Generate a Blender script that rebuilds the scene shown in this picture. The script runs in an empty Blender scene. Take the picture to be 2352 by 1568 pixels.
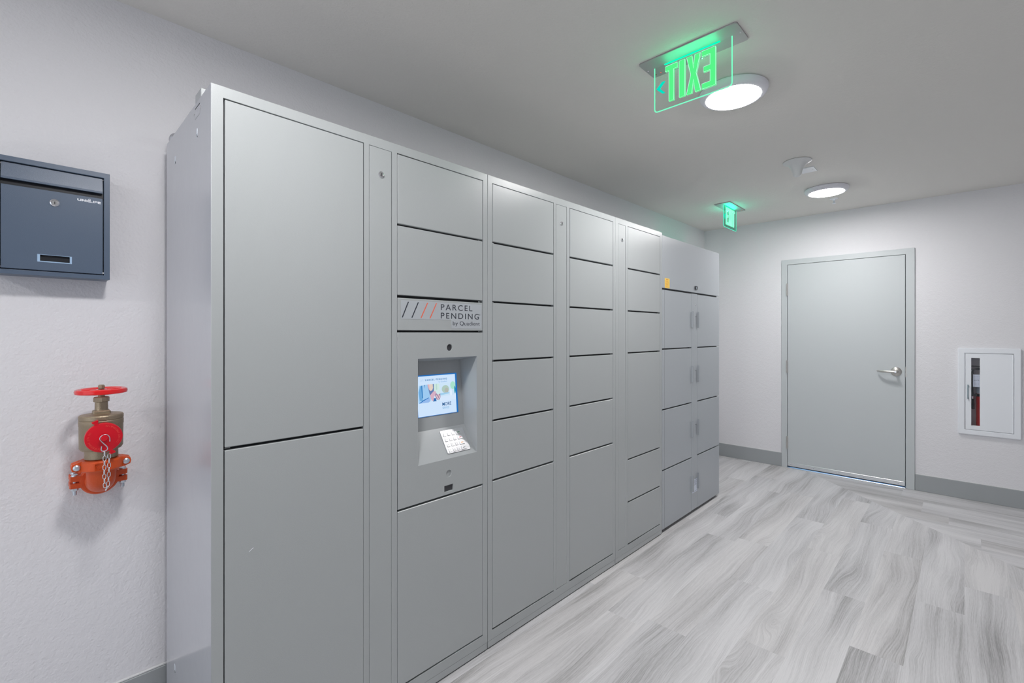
import bpy, bmesh, math, random
from mathutils import Vector, Matrix
random.seed(7)
S = bpy.context.scene
COL = S.collection
PI = math.pi
R = math.radians

# ------------------------------------------------------------------ camera, world, exposure
cam_d = bpy.data.cameras.new('camera'); cam = bpy.data.objects.new('camera', cam_d); COL.objects.link(cam)
cam.location = (0, 0, 1.349); cam.rotation_euler = (R(90), 0, R(44.16))
cam_d.sensor_width = 36.0; cam_d.lens = 36.0 * 1070.0 / 2352.0; cam_d.shift_y = -19.0 / 2352.0
cam_d.clip_start = 0.02
S.camera = cam
S.view_settings.view_transform = 'Standard'; S.view_settings.look = 'None'
S.view_settings.gamma = 1.0; S.view_settings.use_curve_mapping = False
S.view_settings.exposure = 0.0
W = bpy.data.worlds.new('world'); S.world = W; W.use_nodes = True
bg = W.node_tree.nodes['Background']; bg.inputs[0].default_value = (0.55, 0.62, 0.75, 1); bg.inputs[1].default_value = 0.3
S.cycles.use_denoising = True
S.cycles.max_bounces = 10; S.cycles.diffuse_bounces = 6; S.cycles.glossy_bounces = 5
S.cycles.sample_clamp_indirect = 6.0
LAMP = 133.0                         # radiance of the round ceiling lights
LAMP_COL = (1.0, 0.985, 0.985)

# cool area light outside an unseen glazed opening, both added to brighten the room
day = bpy.data.lights.new('daylight_fill', 'AREA'); day.shape = 'RECTANGLE'; day.size = 4.0; day.size_y = 2.1; day.energy = 29.0; day.color = (0.84, 0.91, 1.0)
day_o = bpy.data.objects.new('daylight_fill', day); COL.objects.link(day_o); day_o.location = (0.25, -3.05, 1.22); day_o.rotation_euler = (R(90), 0, 0)

sky = bpy.data.lights.new('skylight_outside_door', 'AREA'); sky.shape = 'RECTANGLE'; sky.size = 3.0; sky.size_y = 1.5; sky.energy = 260.0; sky.color = (0.12, 0.45, 1.0)
sky_o = bpy.data.objects.new('skylight_outside_door', sky); COL.objects.link(sky_o); sky_o.location = (-0.8, 6.9, 1.6); sky_o.rotation_euler = (R(-20), 0, 0)

# ------------------------------------------------------------------ materials
def rgb(r, g, b):
    f = lambda c: (c / 255 / 12.92) if c / 255 <= 0.04045 else ((c / 255 + 0.055) / 1.055) ** 2.4
    return (f(r), f(g), f(b), 1)

def mat(name, col, rough=0.5, metal=0.0, spec=0.5, bump=None, emit=None, strength=1.0, coat=0.0):
    m = bpy.data.materials.new(name); m.use_nodes = True
    nt = m.node_tree; p = nt.nodes['Principled BSDF']
    p.inputs['Base Color'].default_value = col if len(col) == 4 else (*col, 1)
    p.inputs['Roughness'].default_value = rough; p.inputs['Metallic'].default_value = metal
    p.inputs['Specular IOR Level'].default_value = spec
    p.inputs['Coat Weight'].default_value = coat
    if emit:
        p.inputs['Emission Color'].default_value = (*emit[:3], 1); p.inputs['Emission Strength'].default_value = strength
    if bump:
        scale, dist, detail = bump
        tc = nt.nodes.new('ShaderNodeTexCoord'); n = nt.nodes.new('ShaderNodeTexNoise')
        n.inputs['Scale'].default_value = scale; n.inputs['Detail'].default_value = detail
        b = nt.nodes.new('ShaderNodeBump'); b.inputs['Distance'].default_value = dist; b.inputs['Strength'].default_value = 1.0
        nt.links.new(tc.outputs['Object'], n.inputs['Vector']); nt.links.new(n.outputs[0], b.inputs['Height'])
        nt.links.new(b.outputs[0], p.inputs['Normal'])
    return m

def emit_mat(name, col, strength=1.0):
    m = bpy.data.materials.new(name); m.use_nodes = True; nt = m.node_tree
    nt.nodes.clear(); o = nt.nodes.new('ShaderNodeOutputMaterial'); e = nt.nodes.new('ShaderNodeEmission')
    e.inputs[0].default_value = (*col[:3], 1); e.inputs[1].default_value = strength
    nt.links.new(e.outputs[0], o.inputs[0]); return m

def acrylic(name, tint, refl=0.12):
    m = bpy.data.materials.new(name); m.use_nodes = True; nt = m.node_tree; nt.nodes.clear()
    o = nt.nodes.new('ShaderNodeOutputMaterial'); t = nt.nodes.new('ShaderNodeBsdfTransparent'); g = nt.nodes.new('ShaderNodeBsdfGlossy')
    mx = nt.nodes.new('ShaderNodeMixShader'); lw = nt.nodes.new('ShaderNodeFresnel'); lw.inputs[0].default_value = 1.45
    t.inputs[0].default_value = (*tint, 1); g.inputs['Roughness'].default_value = 0.09
    ge = nt.nodes.new('ShaderNodeNewGeometry'); sb = nt.nodes.new('ShaderNodeMath'); sb.operation = 'SUBTRACT'; sb.inputs[0].default_value = 1.0
    mu = nt.nodes.new('ShaderNodeMath'); mu.operation = 'MULTIPLY'
    nt.links.new(ge.outputs['Backfacing'], sb.inputs[1]); nt.links.new(sb.outputs[0], mu.inputs[0]); nt.links.new(lw.outputs[0], mu.inputs[1])
    nt.links.new(mu.outputs[0], mx.inputs[0]); nt.links.new(t.outputs[0], mx.inputs[1]); nt.links.new(g.outputs[0], mx.inputs[2])
    nt.links.new(mx.outputs[0], o.inputs[0]); return m

def plaster(name, col, dist=0.0019):
    m = mat(name, col, 0.75, spec=0.25); nt = m.node_tree; p = nt.nodes['Principled BSDF']
    tc = nt.nodes.new('ShaderNodeTexCoord')
    a = nt.nodes.new('ShaderNodeTexNoise'); a.inputs['Scale'].default_value = 120; a.inputs['Detail'].default_value = 3
    b = nt.nodes.new('ShaderNodeTexNoise'); b.inputs['Scale'].default_value = 45; b.inputs['Detail'].default_value = 2
    add = nt.nodes.new('ShaderNodeMath'); add.operation = 'ADD'
    bp = nt.nodes.new('ShaderNodeBump'); bp.inputs['Distance'].default_value = dist
    for q in (a, b): nt.links.new(tc.outputs['Object'], q.inputs['Vector'])
    nt.links.new(a.outputs[0], add.inputs[0]); nt.links.new(b.outputs[0], add.inputs[1])
    nt.links.new(add.outputs[0], bp.inputs['Height']); nt.links.new(bp.outputs[0], p.inputs['Normal'])
    return m

def brushed(name, col, rough, stretch=(400, 6, 400), metal=1.0):
    m = mat(name, col, rough, metal); nt = m.node_tree; p = nt.nodes['Principled BSDF']
    tc = nt.nodes.new('ShaderNodeTexCoord'); mp = nt.nodes.new('ShaderNodeMapping'); mp.inputs['Scale'].default_value = stretch
    n = nt.nodes.new('ShaderNodeTexNoise'); n.inputs['Scale'].default_value = 1
    b = nt.nodes.new('ShaderNodeBump'); b.inputs['Distance'].default_value = 0.0002
    nt.links.new(tc.outputs['Object'], mp.inputs[0]); nt.links.new(mp.outputs[0], n.inputs[0]); nt.links.new(n.outputs[0], b.inputs['Height'])
    nt.links.new(b.outputs[0], p.inputs['Normal']); return m

def wood_mat():
    m = mat('grey_oak_vinyl', (0.5, 0.5, 0.5), 0.42, spec=0.35); nt = m.node_tree; p = nt.nodes['Principled BSDF']; L = nt.links.new
    def N(t, **k):
        n = nt.nodes.new(t)
        for a, b in k.items(): setattr(n, a, b)
        return n
    def math_(op, a, b=None, c=None):
        n = N('ShaderNodeMath', operation=op)
        for i, v in enumerate((a, b, c)):
            if v is None: continue
            if isinstance(v, (int, float)): n.inputs[i].default_value = v
            else: L(v, n.inputs[i])
        return n.outputs[0]
    uv = N('ShaderNodeUVMap', uv_map='grain'); sep = N('ShaderNodeSeparateXYZ'); L(uv.outputs[0], sep.inputs[0])
    loc = N('ShaderNodeUVMap', uv_map='plank'); sl = N('ShaderNodeSeparateXYZ'); L(loc.outputs[0], sl.inputs[0])
    def noise(su, sv, detail=2, rough=0.5, dist=0.0):
        mp = N('ShaderNodeMapping'); mp.inputs['Scale'].default_value = (su, sv, 1); L(uv.outputs[0], mp.inputs[0])
        n = N('ShaderNodeTexNoise'); n.inputs['Scale'].default_value = 1; n.inputs['Detail'].default_value = detail
        n.inputs['Roughness'].default_value = rough; n.inputs['Distortion'].default_value = dist; L(mp.outputs[0], n.inputs[0]); return n.outputs[0]
    # the growth field: contour lines of h are the growth rings, so streaks bend round the knots
    knot = N('ShaderNodeTexVoronoi'); knot.feature = 'F1'; mp = N('ShaderNodeMapping'); mp.inputs['Scale'].default_value = (1.15, 3.4, 1); L(uv.outputs[0], mp.inputs[0]); L(mp.outputs[0], knot.inputs[0])
    knot.inputs['Scale'].default_value = 1.0
    d2 = math_('MULTIPLY', knot.outputs['Distance'], knot.outputs['Distance'])
    kn = math_('POWER', 2.718, math_('MULTIPLY', d2, -60.0))
    h = math_('ADD', sep.outputs[1], math_('MULTIPLY', noise(1.15, 4.0, 1.2, 0.5, 0.15), 0.15))
    h = math_('ADD', h, math_('MULTIPLY', noise(4.5, 14, 2, 0.5, 0.0), 0.016))
    h = math_('ADD', h, math_('MULTIPLY', kn, 0.075))
    def streak(fh, fu, detail, rough=0.55):
        cb = N('ShaderNodeCombineXYZ'); L(math_('MULTIPLY', h, fh), cb.inputs[0]); L(math_('MULTIPLY', sep.outputs[0], fu), cb.inputs[1])
        n = N('ShaderNodeTexNoise'); n.inputs['Scale'].default_value = 1; n.inputs['Detail'].default_value = detail; n.inputs['Roughness'].default_value = rough
        L(cb.outputs[0], n.inputs[0]); return math_('SUBTRACT', n.outputs[0], 0.5)
    fine = noise(26, 420, 2, 0.6, 0.2)
    v = math_('ADD', math_('MULTIPLY', streak(12, 0.6, 1), 1.15), 0.62)
    v = math_('ADD', v, math_('MULTIPLY', math_('SUBTRACT', noise(1.4, 4.0, 1), 0.5), 0.9))
    v = math_('ADD', v, math_('MULTIPLY', streak(70, 1.6, 2), 0.75))
    v = math_('ADD', v, math_('MULTIPLY', streak(360, 3.0, 2, 0.6), 1.0))
    v = math_('ADD', v, math_('MULTIPLY', math_('SUBTRACT', fine, 0.5), 0.55))
    v = math_('SUBTRACT', v, math_('MULTIPLY', kn, 0.30))
    v = math_('SUBTRACT', v, math_('MULTIPLY', math_('POWER', 2.718, math_('MULTIPLY', d2, -900.0)), 0.5))
    at = N('ShaderNodeAttribute', attribute_name='tone'); sa = N('ShaderNodeSeparateColor'); L(at.outputs['Color'], sa.inputs[0])
    v = math_('ADD', v, math_('MULTIPLY', math_('SUBTRACT', sa.outputs[0], 0.5), 0.22))
    # each board runs from light along one edge to darker along the other, printed in the vinyl
    v = math_('ADD', v, math_('MULTIPLY', math_('MULTIPLY', math_('SUBTRACT', sl.outputs[1], 0.5), math_('SUBTRACT', sa.outputs[1], 0.5)), 0.7))
    cr = N('ShaderNodeValToRGB'); e = cr.color_ramp.elements
    e[0].position = 0.0; e[0].color = rgb(146, 145, 145); e[1].position = 1.0; e[1].color = rgb(217, 216, 218)
    q = cr.color_ramp.elements.new(0.5); q.color = rgb(194, 193, 195)
    L(v, cr.inputs[0])
    warm = N('ShaderNodeMix', data_type='RGBA'); warm.blend_type = 'MULTIPLY'; L(cr.outputs[0], warm.inputs[6])
    warm.inputs[7].default_value = (1.0, 0.975, 0.94, 1); L(math_('MULTIPLY', sa.outputs[2], 0.8), warm.inputs[0])
    L(warm.outputs[2], p.inputs['Base Color'])
    b = N('ShaderNodeBump'); b.inputs['Distance'].default_value = 0.0006; L(fine, b.inputs['Height']); L(b.outputs[0], p.inputs['Normal'])
    return m

M = {}
M['wall'] = plaster('wall_paint', rgb(231, 230, 233))
M['ceiling'] = plaster('ceiling_paint', rgb(230, 228, 223), 0.0014)
M['wood'] = wood_mat()
M['base'] = mat('grey_baseboard_paint', rgb(162, 166, 168), 0.45)
M['kiosk'] = mat('kiosk_recess_coat', rgb(172, 176, 178), 0.24, bump=(700, 0.00012, 2))
M['caulk'] = mat('white_caulk', rgb(225, 225, 225), 0.5)
M['locker'] = mat('grey_powder_coat', rgb(172, 176, 177), 0.27, spec=0.55, bump=(620, 0.00022, 2))
M['locker_gap'] = mat('locker_gap_shade', rgb(46, 48, 50), 0.6)  # dark colour stands in for the shade inside the door gaps
M['locker_side'] = mat('smooth_grey_steel', rgb(188, 190, 196), 0.17, spec=0.7, bump=(9, 0.0006, 3))
M['locker_cool'] = mat('cool_grey_powder_coat', rgb(172, 177, 182), 0.3, spec=0.5, bump=(900, 0.0001, 2))
M['slot'] = mat('pale_slot', rgb(228, 236, 244), 0.35)
M['black'] = mat('black_rubber', (0.012, 0.012, 0.014), 0.5)
M['darkglass'] = mat('dark_lens', rgb(62, 62, 66), 0.25)
M['steel'] = mat('chrome', (0.78, 0.78, 0.8), 0.16, 1.0)
M['satin'] = brushed('satin_nickel', (0.62, 0.60, 0.57), 0.32)
M['keysteel'] = brushed('keypad_steel', (0.88, 0.88, 0.9), 0.3, (6, 400, 400))
M['zinc'] = mat('zinc_plated', (0.66, 0.72, 0.78), 0.3, 0.9, bump=(300, 0.0002, 2))
M['door'] = mat('door_grey_paint', rgb(198, 203, 205), 0.4)
M['alum'] = brushed('aluminium', (0.82, 0.84, 0.86), 0.3, (4, 300, 300))
M['mail'] = mat('slate_powder_coat', rgb(86, 101, 121), 0.32, spec=0.5, bump=(900, 0.0002, 2))
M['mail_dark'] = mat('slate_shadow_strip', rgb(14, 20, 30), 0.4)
M['white'] = mat('white_enamel', rgb(238, 241, 246), 0.35)
M['offwhite'] = mat('white_plastic', rgb(222, 224, 224), 0.4)
M['paper'] = mat('white_label', rgb(215, 222, 235), 0.5)
M['yellow'] = mat('yellow_sticker', rgb(255, 214, 92), 0.5)
M['amber'] = mat('orange_print', rgb(235, 160, 50), 0.5)
M['ink'] = mat('charcoal_print', rgb(52, 56, 66), 0.4)
M['coral'] = mat('coral_print', rgb(236, 110, 84), 0.4)
M['decal'] = mat('clear_decal_film', rgb(178, 183, 188), 0.36)
M['red'] = mat('red_enamel', rgb(232, 20, 22), 0.22, coat=0.5)
M['redcap'] = mat('red_plastic', rgb(214, 0, 30), 0.35)
M['bronze'] = mat('cast_bronze', (0.37, 0.30, 0.21), 0.42, 0.75, bump=(260, 0.0008, 3))
M['orange'] = mat('orange_coated_iron', rgb(214, 82, 26), 0.38, bump=(160, 0.0008, 3))
M['green_letter'] = emit_mat('green_letter', (0.10, 0.92, 0.26), 1.0)
M['green_rim'] = emit_mat('green_letter_outline', (0.50, 1.0, 0.75), 1.15)
M['green_edge'] = emit_mat('green_edge', (0.18, 0.95, 0.52), 1.2)
M['teal_letter'] = emit_mat('teal_letter', (0.22, 1.0, 0.62), 1.25)
M['teal_edge'] = emit_mat('teal_edge', (0.12, 1.0, 0.70), 1.0)
M['teal_arrow'] = emit_mat('teal_arrow', (0.0, 0.78, 0.56), 1.0)
M['acrylic'] = acrylic('clear_acrylic', (0.93, 0.98, 0.95))
M['acrylic2'] = acrylic('green_lit_acrylic', (0.50, 0.96, 0.80))
M['glass'] = acrylic('clear_glass', (0.96, 0.96, 0.97))
M['lamp'] = emit_mat('lit_diffuser', LAMP_COL, LAMP)
M['lamprim'] = mat('white_lamp_ring', rgb(236, 236, 243), 0.45)
M['led_red'] = emit_mat('red_led', (1.0, 0.08, 0.06), 1.5)
M['extred'] = mat('extinguisher_red', rgb(190, 24, 24), 0.25, coat=0.5)
M['tub'] = mat('cabinet_inside', rgb(238, 234, 236), 0.5)

# ------------------------------------------------------------------ geometry helpers
ROOT = {}
def append(bm, tmp):
    me = bpy.data.meshes.new('t'); tmp.to_mesh(me); tmp.free(); bm.from_mesh(me); bpy.data.meshes.remove(me)

def box(bm, x0, x1, y0, y1, z0, z1, b=0.0, seg=1):
    t = bmesh.new(); bmesh.ops.create_cube(t, size=1.0)
    for v in t.verts:
        v.co = Vector(((x0 + x1) / 2 + v.co.x * (x1 - x0), (y0 + y1) / 2 + v.co.y * (y1 - y0), (z0 + z1) / 2 + v.co.z * (z1 - z0)))
    if b > 0:
        bmesh.ops.bevel(t, geom=list(t.edges), offset=b, segments=seg, profile=0.5, affect='EDGES')
    append(bm, t)

AX = {'X': Matrix.Rotation(PI / 2, 4, 'Y'), 'Y': Matrix.Rotation(-PI / 2, 4, 'X'), 'Z': Matrix.Identity(4)}
def lathe(bm, prof, origin, axis='Z', seg=48, caps=True):
    """prof: list of (r, h) along axis"""
    t = bmesh.new(); rings = []
    for r, h in prof:
        if r < 1e-6: rings.append([t.verts.new((0, 0, h))])
        else: rings.append([t.verts.new((r * math.cos(2 * PI * i / seg), r * math.sin(2 * PI * i / seg), h)) for i in range(seg)])
    for a, b in zip(rings, rings[1:]):
        for i in range(seg):
            j = (i + 1) % seg
            if len(a) == 1 and len(b) == 1: continue
            if len(a) == 1: t.faces.new((a[0], b[j], b[i])) if False else t.faces.new((a[0], b[i], b[j]))
            elif len(b) == 1: t.faces.new((a[i], a[j], b[0]))
            else: t.faces.new((a[i], a[j], b[j], b[i]))
    if caps:
        if len(rings[0]) > 1: t.faces.new(list(reversed(rings[0])))
        if len(rings[-1]) > 1: t.faces.new(rings[-1])
    bmesh.ops.recalc_face_normals(t, faces=t.faces)
    t.transform(Matrix.Translation(origin) @ AX[axis]); append(bm, t)

def cyl(bm, r, h0, h1, origin, axis='Z', seg=32, b=0.0):
    pr = [(r, h0), (r, h1)] if b <= 0 else [(r - b, h0), (r, h0 + b), (r, h1 - b), (r - b, h1)]
    lathe(bm, pr, origin, axis, seg)

def tube(bm, pts, r, seg=12, closed=False, caps=True):
    pts = [Vector(p) for p in pts]; n = len(pts); t = bmesh.new(); rings = []
    rr = r if isinstance(r, (list, tuple)) else [r] * n
    d0 = (pts[1] - pts[0]).normalized(); up = Vector((0, 0, 1)) if abs(d0.z) < 0.9 else Vector((1, 0, 0))
    nrm = (up - d0 * up.dot(d0)).normalized()
    for i in range(n):
        if closed: d = (pts[(i + 1) % n] - pts[i - 1]).normalized()
        else: d = (pts[min(i + 1, n - 1)] - pts[max(i - 1, 0)]).normalized()
        nrm = (nrm - d * nrm.dot(d)).normalized(); bi = d.cross(nrm)
        rings.append([t.verts.new(pts[i] + (nrm * math.cos(2 * PI * k / seg) + bi * math.sin(2 * PI * k / seg)) * rr[i]) for k in range(seg)])
    m = n if closed else n - 1
    for i in range(m):
        a, b = rings[i], rings[(i + 1) % n]
        for k in range(seg):
            j = (k + 1) % seg; t.faces.new((a[k], a[j], b[j], b[k]))
    if not closed and caps: t.faces.new(list(reversed(rings[0]))); t.faces.new(rings[-1])
    bmesh.ops.recalc_face_normals(t, faces=t.faces); append(bm, t)

# facing frames: local x = viewer's right, local y = up, local z = out of the face
def FX(x, y=0, z=0): return Matrix(((0, 0, 1, x), (1, 0, 0, y), (0, 1, 0, z), (0, 0, 0, 1)))       # faces +X
def FYm(y, x=0, z=0): return Matrix(((1, 0, 0, x), (0, 0, -1, y), (0, 1, 0, z), (0, 0, 0, 1)))     # faces -Y
def FYp(y, x=0, z=0): return Matrix(((-1, 0, 0, x), (0, 0, 1, y), (0, 1, 0, z), (0, 0, 0, 1)))     # faces +Y
def FZm(z, x=0, y=0): return Matrix(((1, 0, 0, x), (0, -1, 0, y), (0, 0, -1, z), (0, 0, 0, 1)))    # faces down

def curve_mesh(cu, bm, mx):
    ob = bpy.data.objects.new('t', cu); COL.objects.link(ob)
    dg = bpy.context.evaluated_depsgraph_get(); dg.update()
    me = bpy.data.meshes.new_from_object(ob.evaluated_get(dg))
    me.transform(mx); bm.from_mesh(me)
    bpy.data.objects.remove(ob); bpy.data.curves.remove(cu); bpy.data.meshes.remove(me)

def plate(bm, mx, outline, holes=(), t=0.002, bev=0.0):
    """flat plate with holes; front face at local z=0, back at -t"""
    cu = bpy.data.curves.new('c', 'CURVE'); cu.dimensions = '2D'; cu.fill_mode = 'BOTH'
    for k, pl in enumerate([outline, *holes]):
        sp = cu.splines.new('POLY'); sp.points.add(len(pl) - 1); sp.use_cyclic_u = True
        for i, p in enumerate(pl): sp.points[i].co = (p[0], p[1], 0, 1)
    cu.extrude = t / 2 - bev; cu.bevel_depth = bev; cu.bevel_resolution = 1; cu.offset = -bev
    curve_mesh(cu, bm, mx @ Matrix.Translation((0, 0, -t / 2)))

def rect(x0, x1, y0, y1, r=0.0, n=5):
    if r <= 0: return [(x0, y0), (x1, y0), (x1, y1), (x0, y1)]
    o = []
    for cx, cy, a in ((x1 - r, y0 + r, -90), (x1 - r, y1 - r, 0), (x0 + r, y1 - r, 90), (x0 + r, y0 + r, 180)):
        for i in range(n + 1):
            t = R(a + 90 * i / n); o.append((cx + r * math.cos(t), cy + r * math.sin(t)))
    return o
def circ(x, y, r, n=32): return [(x + r * math.cos(2 * PI * i / n), y + r * math.sin(2 * PI * i / n)) for i in range(n)]

def text(bm, mx, s, x0, x1, y0, h, bold=0.0, t=0.0006, spacing=1.0, cap=True):
    """text whose ink spans x0..x1 with capitals h high on baseline y0"""
    cu = bpy.data.curves.new('f', 'FONT'); cu.body = s; cu.size = 1.0; cu.extrude = 0.0; cu.offset = bold; cu.space_character = spacing
    cu.resolution_u = 6
    ob = bpy.data.objects.new('t', cu); COL.objects.link(ob)
    dg = bpy.context.evaluated_depsgraph_get(); dg.update()
    me = bpy.data.meshes.new_from_object(ob.evaluated_get(dg))
    xs = [v.co.x for v in me.vertices]; a, b = min(xs), max(xs)
    sx = (x1 - x0) / (b - a); sy = h / 0.729
    bt = bmesh.new(); bt.from_mesh(me)
    for v in bt.verts: v.co = Vector((x0 + (v.co.x - a) * sx, y0 + v.co.y * sy, 0))
    if t > 0:
        g = bmesh.ops.extrude_face_region(bt, geom=list(bt.faces))
        for v in [e for e in g['geom'] if isinstance(e, bmesh.types.BMVert)]: v.co.z += t
    bmesh.ops.recalc_face_normals(bt, faces=bt.faces)
    bt.transform(mx); append(bm, bt)
    bpy.data.objects.remove(ob); bpy.data.curves.remove(cu); bpy.data.meshes.remove(me)

def spl(pts, n=8):
    out = []; P_ = [Vector(p) for p in pts]
    for i in range(len(P_) - 1):
        p0, p1, p2, p3 = P_[max(i - 1, 0)], P_[i], P_[i + 1], P_[min(i + 2, len(P_) - 1)]
        for k in range(n):
            t = k / n; out.append(0.5 * ((2 * p1) + (-p0 + p2) * t + (2 * p0 - 5 * p1 + 4 * p2 - p3) * t * t + (-p0 + 3 * p1 - 3 * p2 + p3) * t ** 3))
    out.append(P_[-1]); return out

def root_loc(o):
    while o.parent: o = o.parent
    return ROOT.get(o.name, Vector())

def obj(name, bm, m, parent=None, label=None, smooth=None, kind=None):
    me = bpy.data.meshes.new(name)
    if parent is not None: bmesh.ops.translate(bm, verts=bm.verts, vec=-root_loc(parent))
    bm.to_mesh(me); bm.free()
    for q in (m if isinstance(m, (list, tuple)) else [m]): me.materials.append(q)
    o = bpy.data.objects.new(name, me); COL.objects.link(o)
    if parent is not None: o.parent = parent
    if smooth:
        me.shade_smooth()
        me.set_sharp_from_angle(angle=R(smooth))
    if label: o['label'] = label
    if kind: o['kind'] = kind
    return o

def thing(name, label, cat, loc=(0, 0, 0), group=None, kind=None):
    o = bpy.data.objects.new(name, None); COL.objects.link(o); o.location = loc; o.empty_display_size = 0.05
    ROOT[o.name] = Vector(loc)
    if label: o['label'] = label
    if cat: o['category'] = cat
    if group: o['group'] = group
    if kind: o['kind'] = kind
    return o

def B(): return bmesh.new()
def boxo(name, args, m, parent, b=0.0, **k):
    bm = B(); box(bm, *args, b=b); return obj(name, bm, m, parent, **k)

# ------------------------------------------------------------------ the room
XL, XR, YN, YF, H = -2.106, 3.60, -2.80, 5.30, 2.50
T = 0.15
def struct(name, bm, m, **k):
    o = obj(name, bm, m, **k); o['kind'] = 'structure'; return o

# floor: every board is a quad of the mesh, boards turn at a mitre line x + y = 4.17
def clip(poly, f):
    out = []
    for i in range(len(poly)):
        a, b = poly[i], poly[(i + 1) % len(poly)]; fa, fb = f(a), f(b)
        if fa >= 0: out.append(a)
        if (fa >= 0) != (fb >= 0):
            t = fa / (fa - fb); out.append((a[0] + (b[0] - a[0]) * t, a[1] + (b[1] - a[1]) * t))
    return out
def build_floor():
    bm = B(); uvg = bm.loops.layers.uv.new('grain'); uvp = bm.loops.layers.uv.new('plank'); cl = bm.loops.layers.float_color.new('tone')
    joints = {-1: 3.11, -2: 2.46, -3: 2.91, -4: 3.40, -5: 2.69, -6: 3.245, 0: 3.46}
    PW, PL, C = 0.178, 1.22, 4.17
    rnd = random.Random(11)
    def add(poly, a_of, c_of, a0, c0):
        if len(poly) < 3: return
        vs = [bm.verts.new((x, y, 0)) for x, y in poly]
        try: f = bm.faces.new(vs)
        except ValueError: return
        f.normal_update()
        if f.normal.z < 0: f.normal_flip()
        ou, ov = rnd.uniform(0, 90), rnd.uniform(0, 90); flip = rnd.choice((-1, 1))
        tone = (rnd.random(), rnd.random(), max(0, rnd.random() - 0.45), 1)
        for l in f.loops:
            x, y = l.vert.co.x, l.vert.co.y; a, c = a_of(x, y), c_of(x, y)
            l[uvg].uv = (ou + flip * (a - a0), ov + (c - c0)); l[uvp].uv = ((a - a0) / PL, (c - c0) / PW); l[cl] = tone
    X0, X1, Y0, Y1 = XL - T, XR + T, YN - T, YF + 0.30
    g = 0.0
    for k in range(math.floor(X0 / PW), math.ceil(X1 / PW)):
        j = joints.get(k, rnd.uniform(2, 3.2)); n0 = math.floor((Y0 - j) / PL)
        a = j + n0 * PL
        while a < Y1:
            poly = [(k * PW + g, a + g), ((k + 1) * PW - g, a + g), ((k + 1) * PW - g, a + PL - g), (k * PW + g, a + PL - g)]
            poly = clip(poly, lambda p: C - g - p[0] - p[1]); poly = clip(poly, lambda p: p[0] - X0); poly = clip(poly, lambda p: X1 - p[0]) if poly else poly
            add(poly, lambda x, y: y, lambda x, y: x, a, k * PW); a += PL
    for k in range(-22, 4):
        y0 = 4.860 + k * PW
        if y0 > Y1 or y0 + PW < C - X1: continue
        j = -0.235 if k in (-1, 0) else rnd.uniform(-1, 0.2); a = j - 2 * PL
        if k == -1: a -= 0.0
        while a < X1:
            poly = [(a + g, y0 + g), (a + PL - g, y0 + g), (a + PL - g, y0 + PW - g), (a + g, y0 + PW - g)]
            poly = clip(poly, lambda p: p[0] + p[1] - C - g)
            if poly: poly = clip(poly, lambda p: Y1 - p[1])
            if poly: poly = clip(poly, lambda p: X1 - p[0])
            add(poly, lambda x, y: x, lambda x, y: y, a, y0); a += PL
    o = struct('floor', bm, M['wood'])
    return o
build_floor()
bm = B(); box(bm, XL - T, XR + T, YN - T, YF + 0.30, -0.08, -0.0012); struct('floor_slab', bm, M['black'])
bm = B(); box(bm, XL - T, XR + T, YN - T, YF + T, H, H + 0.12); struct('ceiling', bm, M['ceiling'])
bm = B(); box(bm, XL - T, XL, YN - T, YF + T, 0, H); struct('wall_left', bm, M['wall'])
bm = B(); box(bm, XR, XR + T, YN - T, YF + T, 0, H); struct('wall_right', bm, M['wall'])
bm = B(); plate(bm, FYp(YN), rect(-XR, -XL, 0, H), [rect(-2.25, 1.75, 0.17, 2.27)], t=T); struct('wall_near', bm, M['wall'])
bm = B(); plate(bm, FYp(YN + 0.01), rect(-2.29, 1.79, 0.13, 2.31), [rect(-2.22 + k * 1.0, -1.28 + k * 1.0, 0.20, 2.24) for k in range(4)], t=0.06); struct('added_window_1', bm, M['alum'])  # unseen window frame, added with the area light behind it
DX0, DX1, DZ = -1.277, -0.366, 2.036       # clear door opening inside the frame
bm = B(); plate(bm, FYm(YF), rect(XL, XR, 0, H), [rect(-1.312, -0.322, -0.01 + 0.011, 2.07), rect(-0.012, 0.288, 0.552, 1.204)], t=T)
struct('wall_far', bm, M['wall'])
bm = B(); box(bm, XL, -1.329, YF - 0.012, YF, 0, 0.138, b=0.002); struct('baseboard_far', bm, M['base'])
bm = B(); box(bm, -0.305, XR, YF - 0.012, YF, 0, 0.138, b=0.002); struct('baseboard_right', bm, M['base'])
bm = B(); box(bm, XL, XL + 0.012, YN, YF - 0.013, 0, 0.138, b=0.002); struct('baseboard_left', bm, M['base'])
bm = B(); box(bm, XL, XL + 0.009, YN, YF - 0.013, 0.138, 0.145, b=0.002); struct('trim_1', bm, M['caulk'])
bm = B(); box(bm, XL + .01, -1.329, YF - 0.006, YF, 0.138, 0.142, b=0.001); struct('trim_2', bm, M['caulk'])
bm = B(); box(bm, -0.305, XR, YF - 0.006, YF, 0.138, 0.142, b=0.001); struct('trim_3', bm, M['caulk'])
bm = B(); box(bm, -3.2, 1.6, YF + 0.30, YF + 3.5, -0.10, -0.02); struct('ground', bm, mat('concrete_outside', rgb(190, 190, 190), 0.8))

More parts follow.
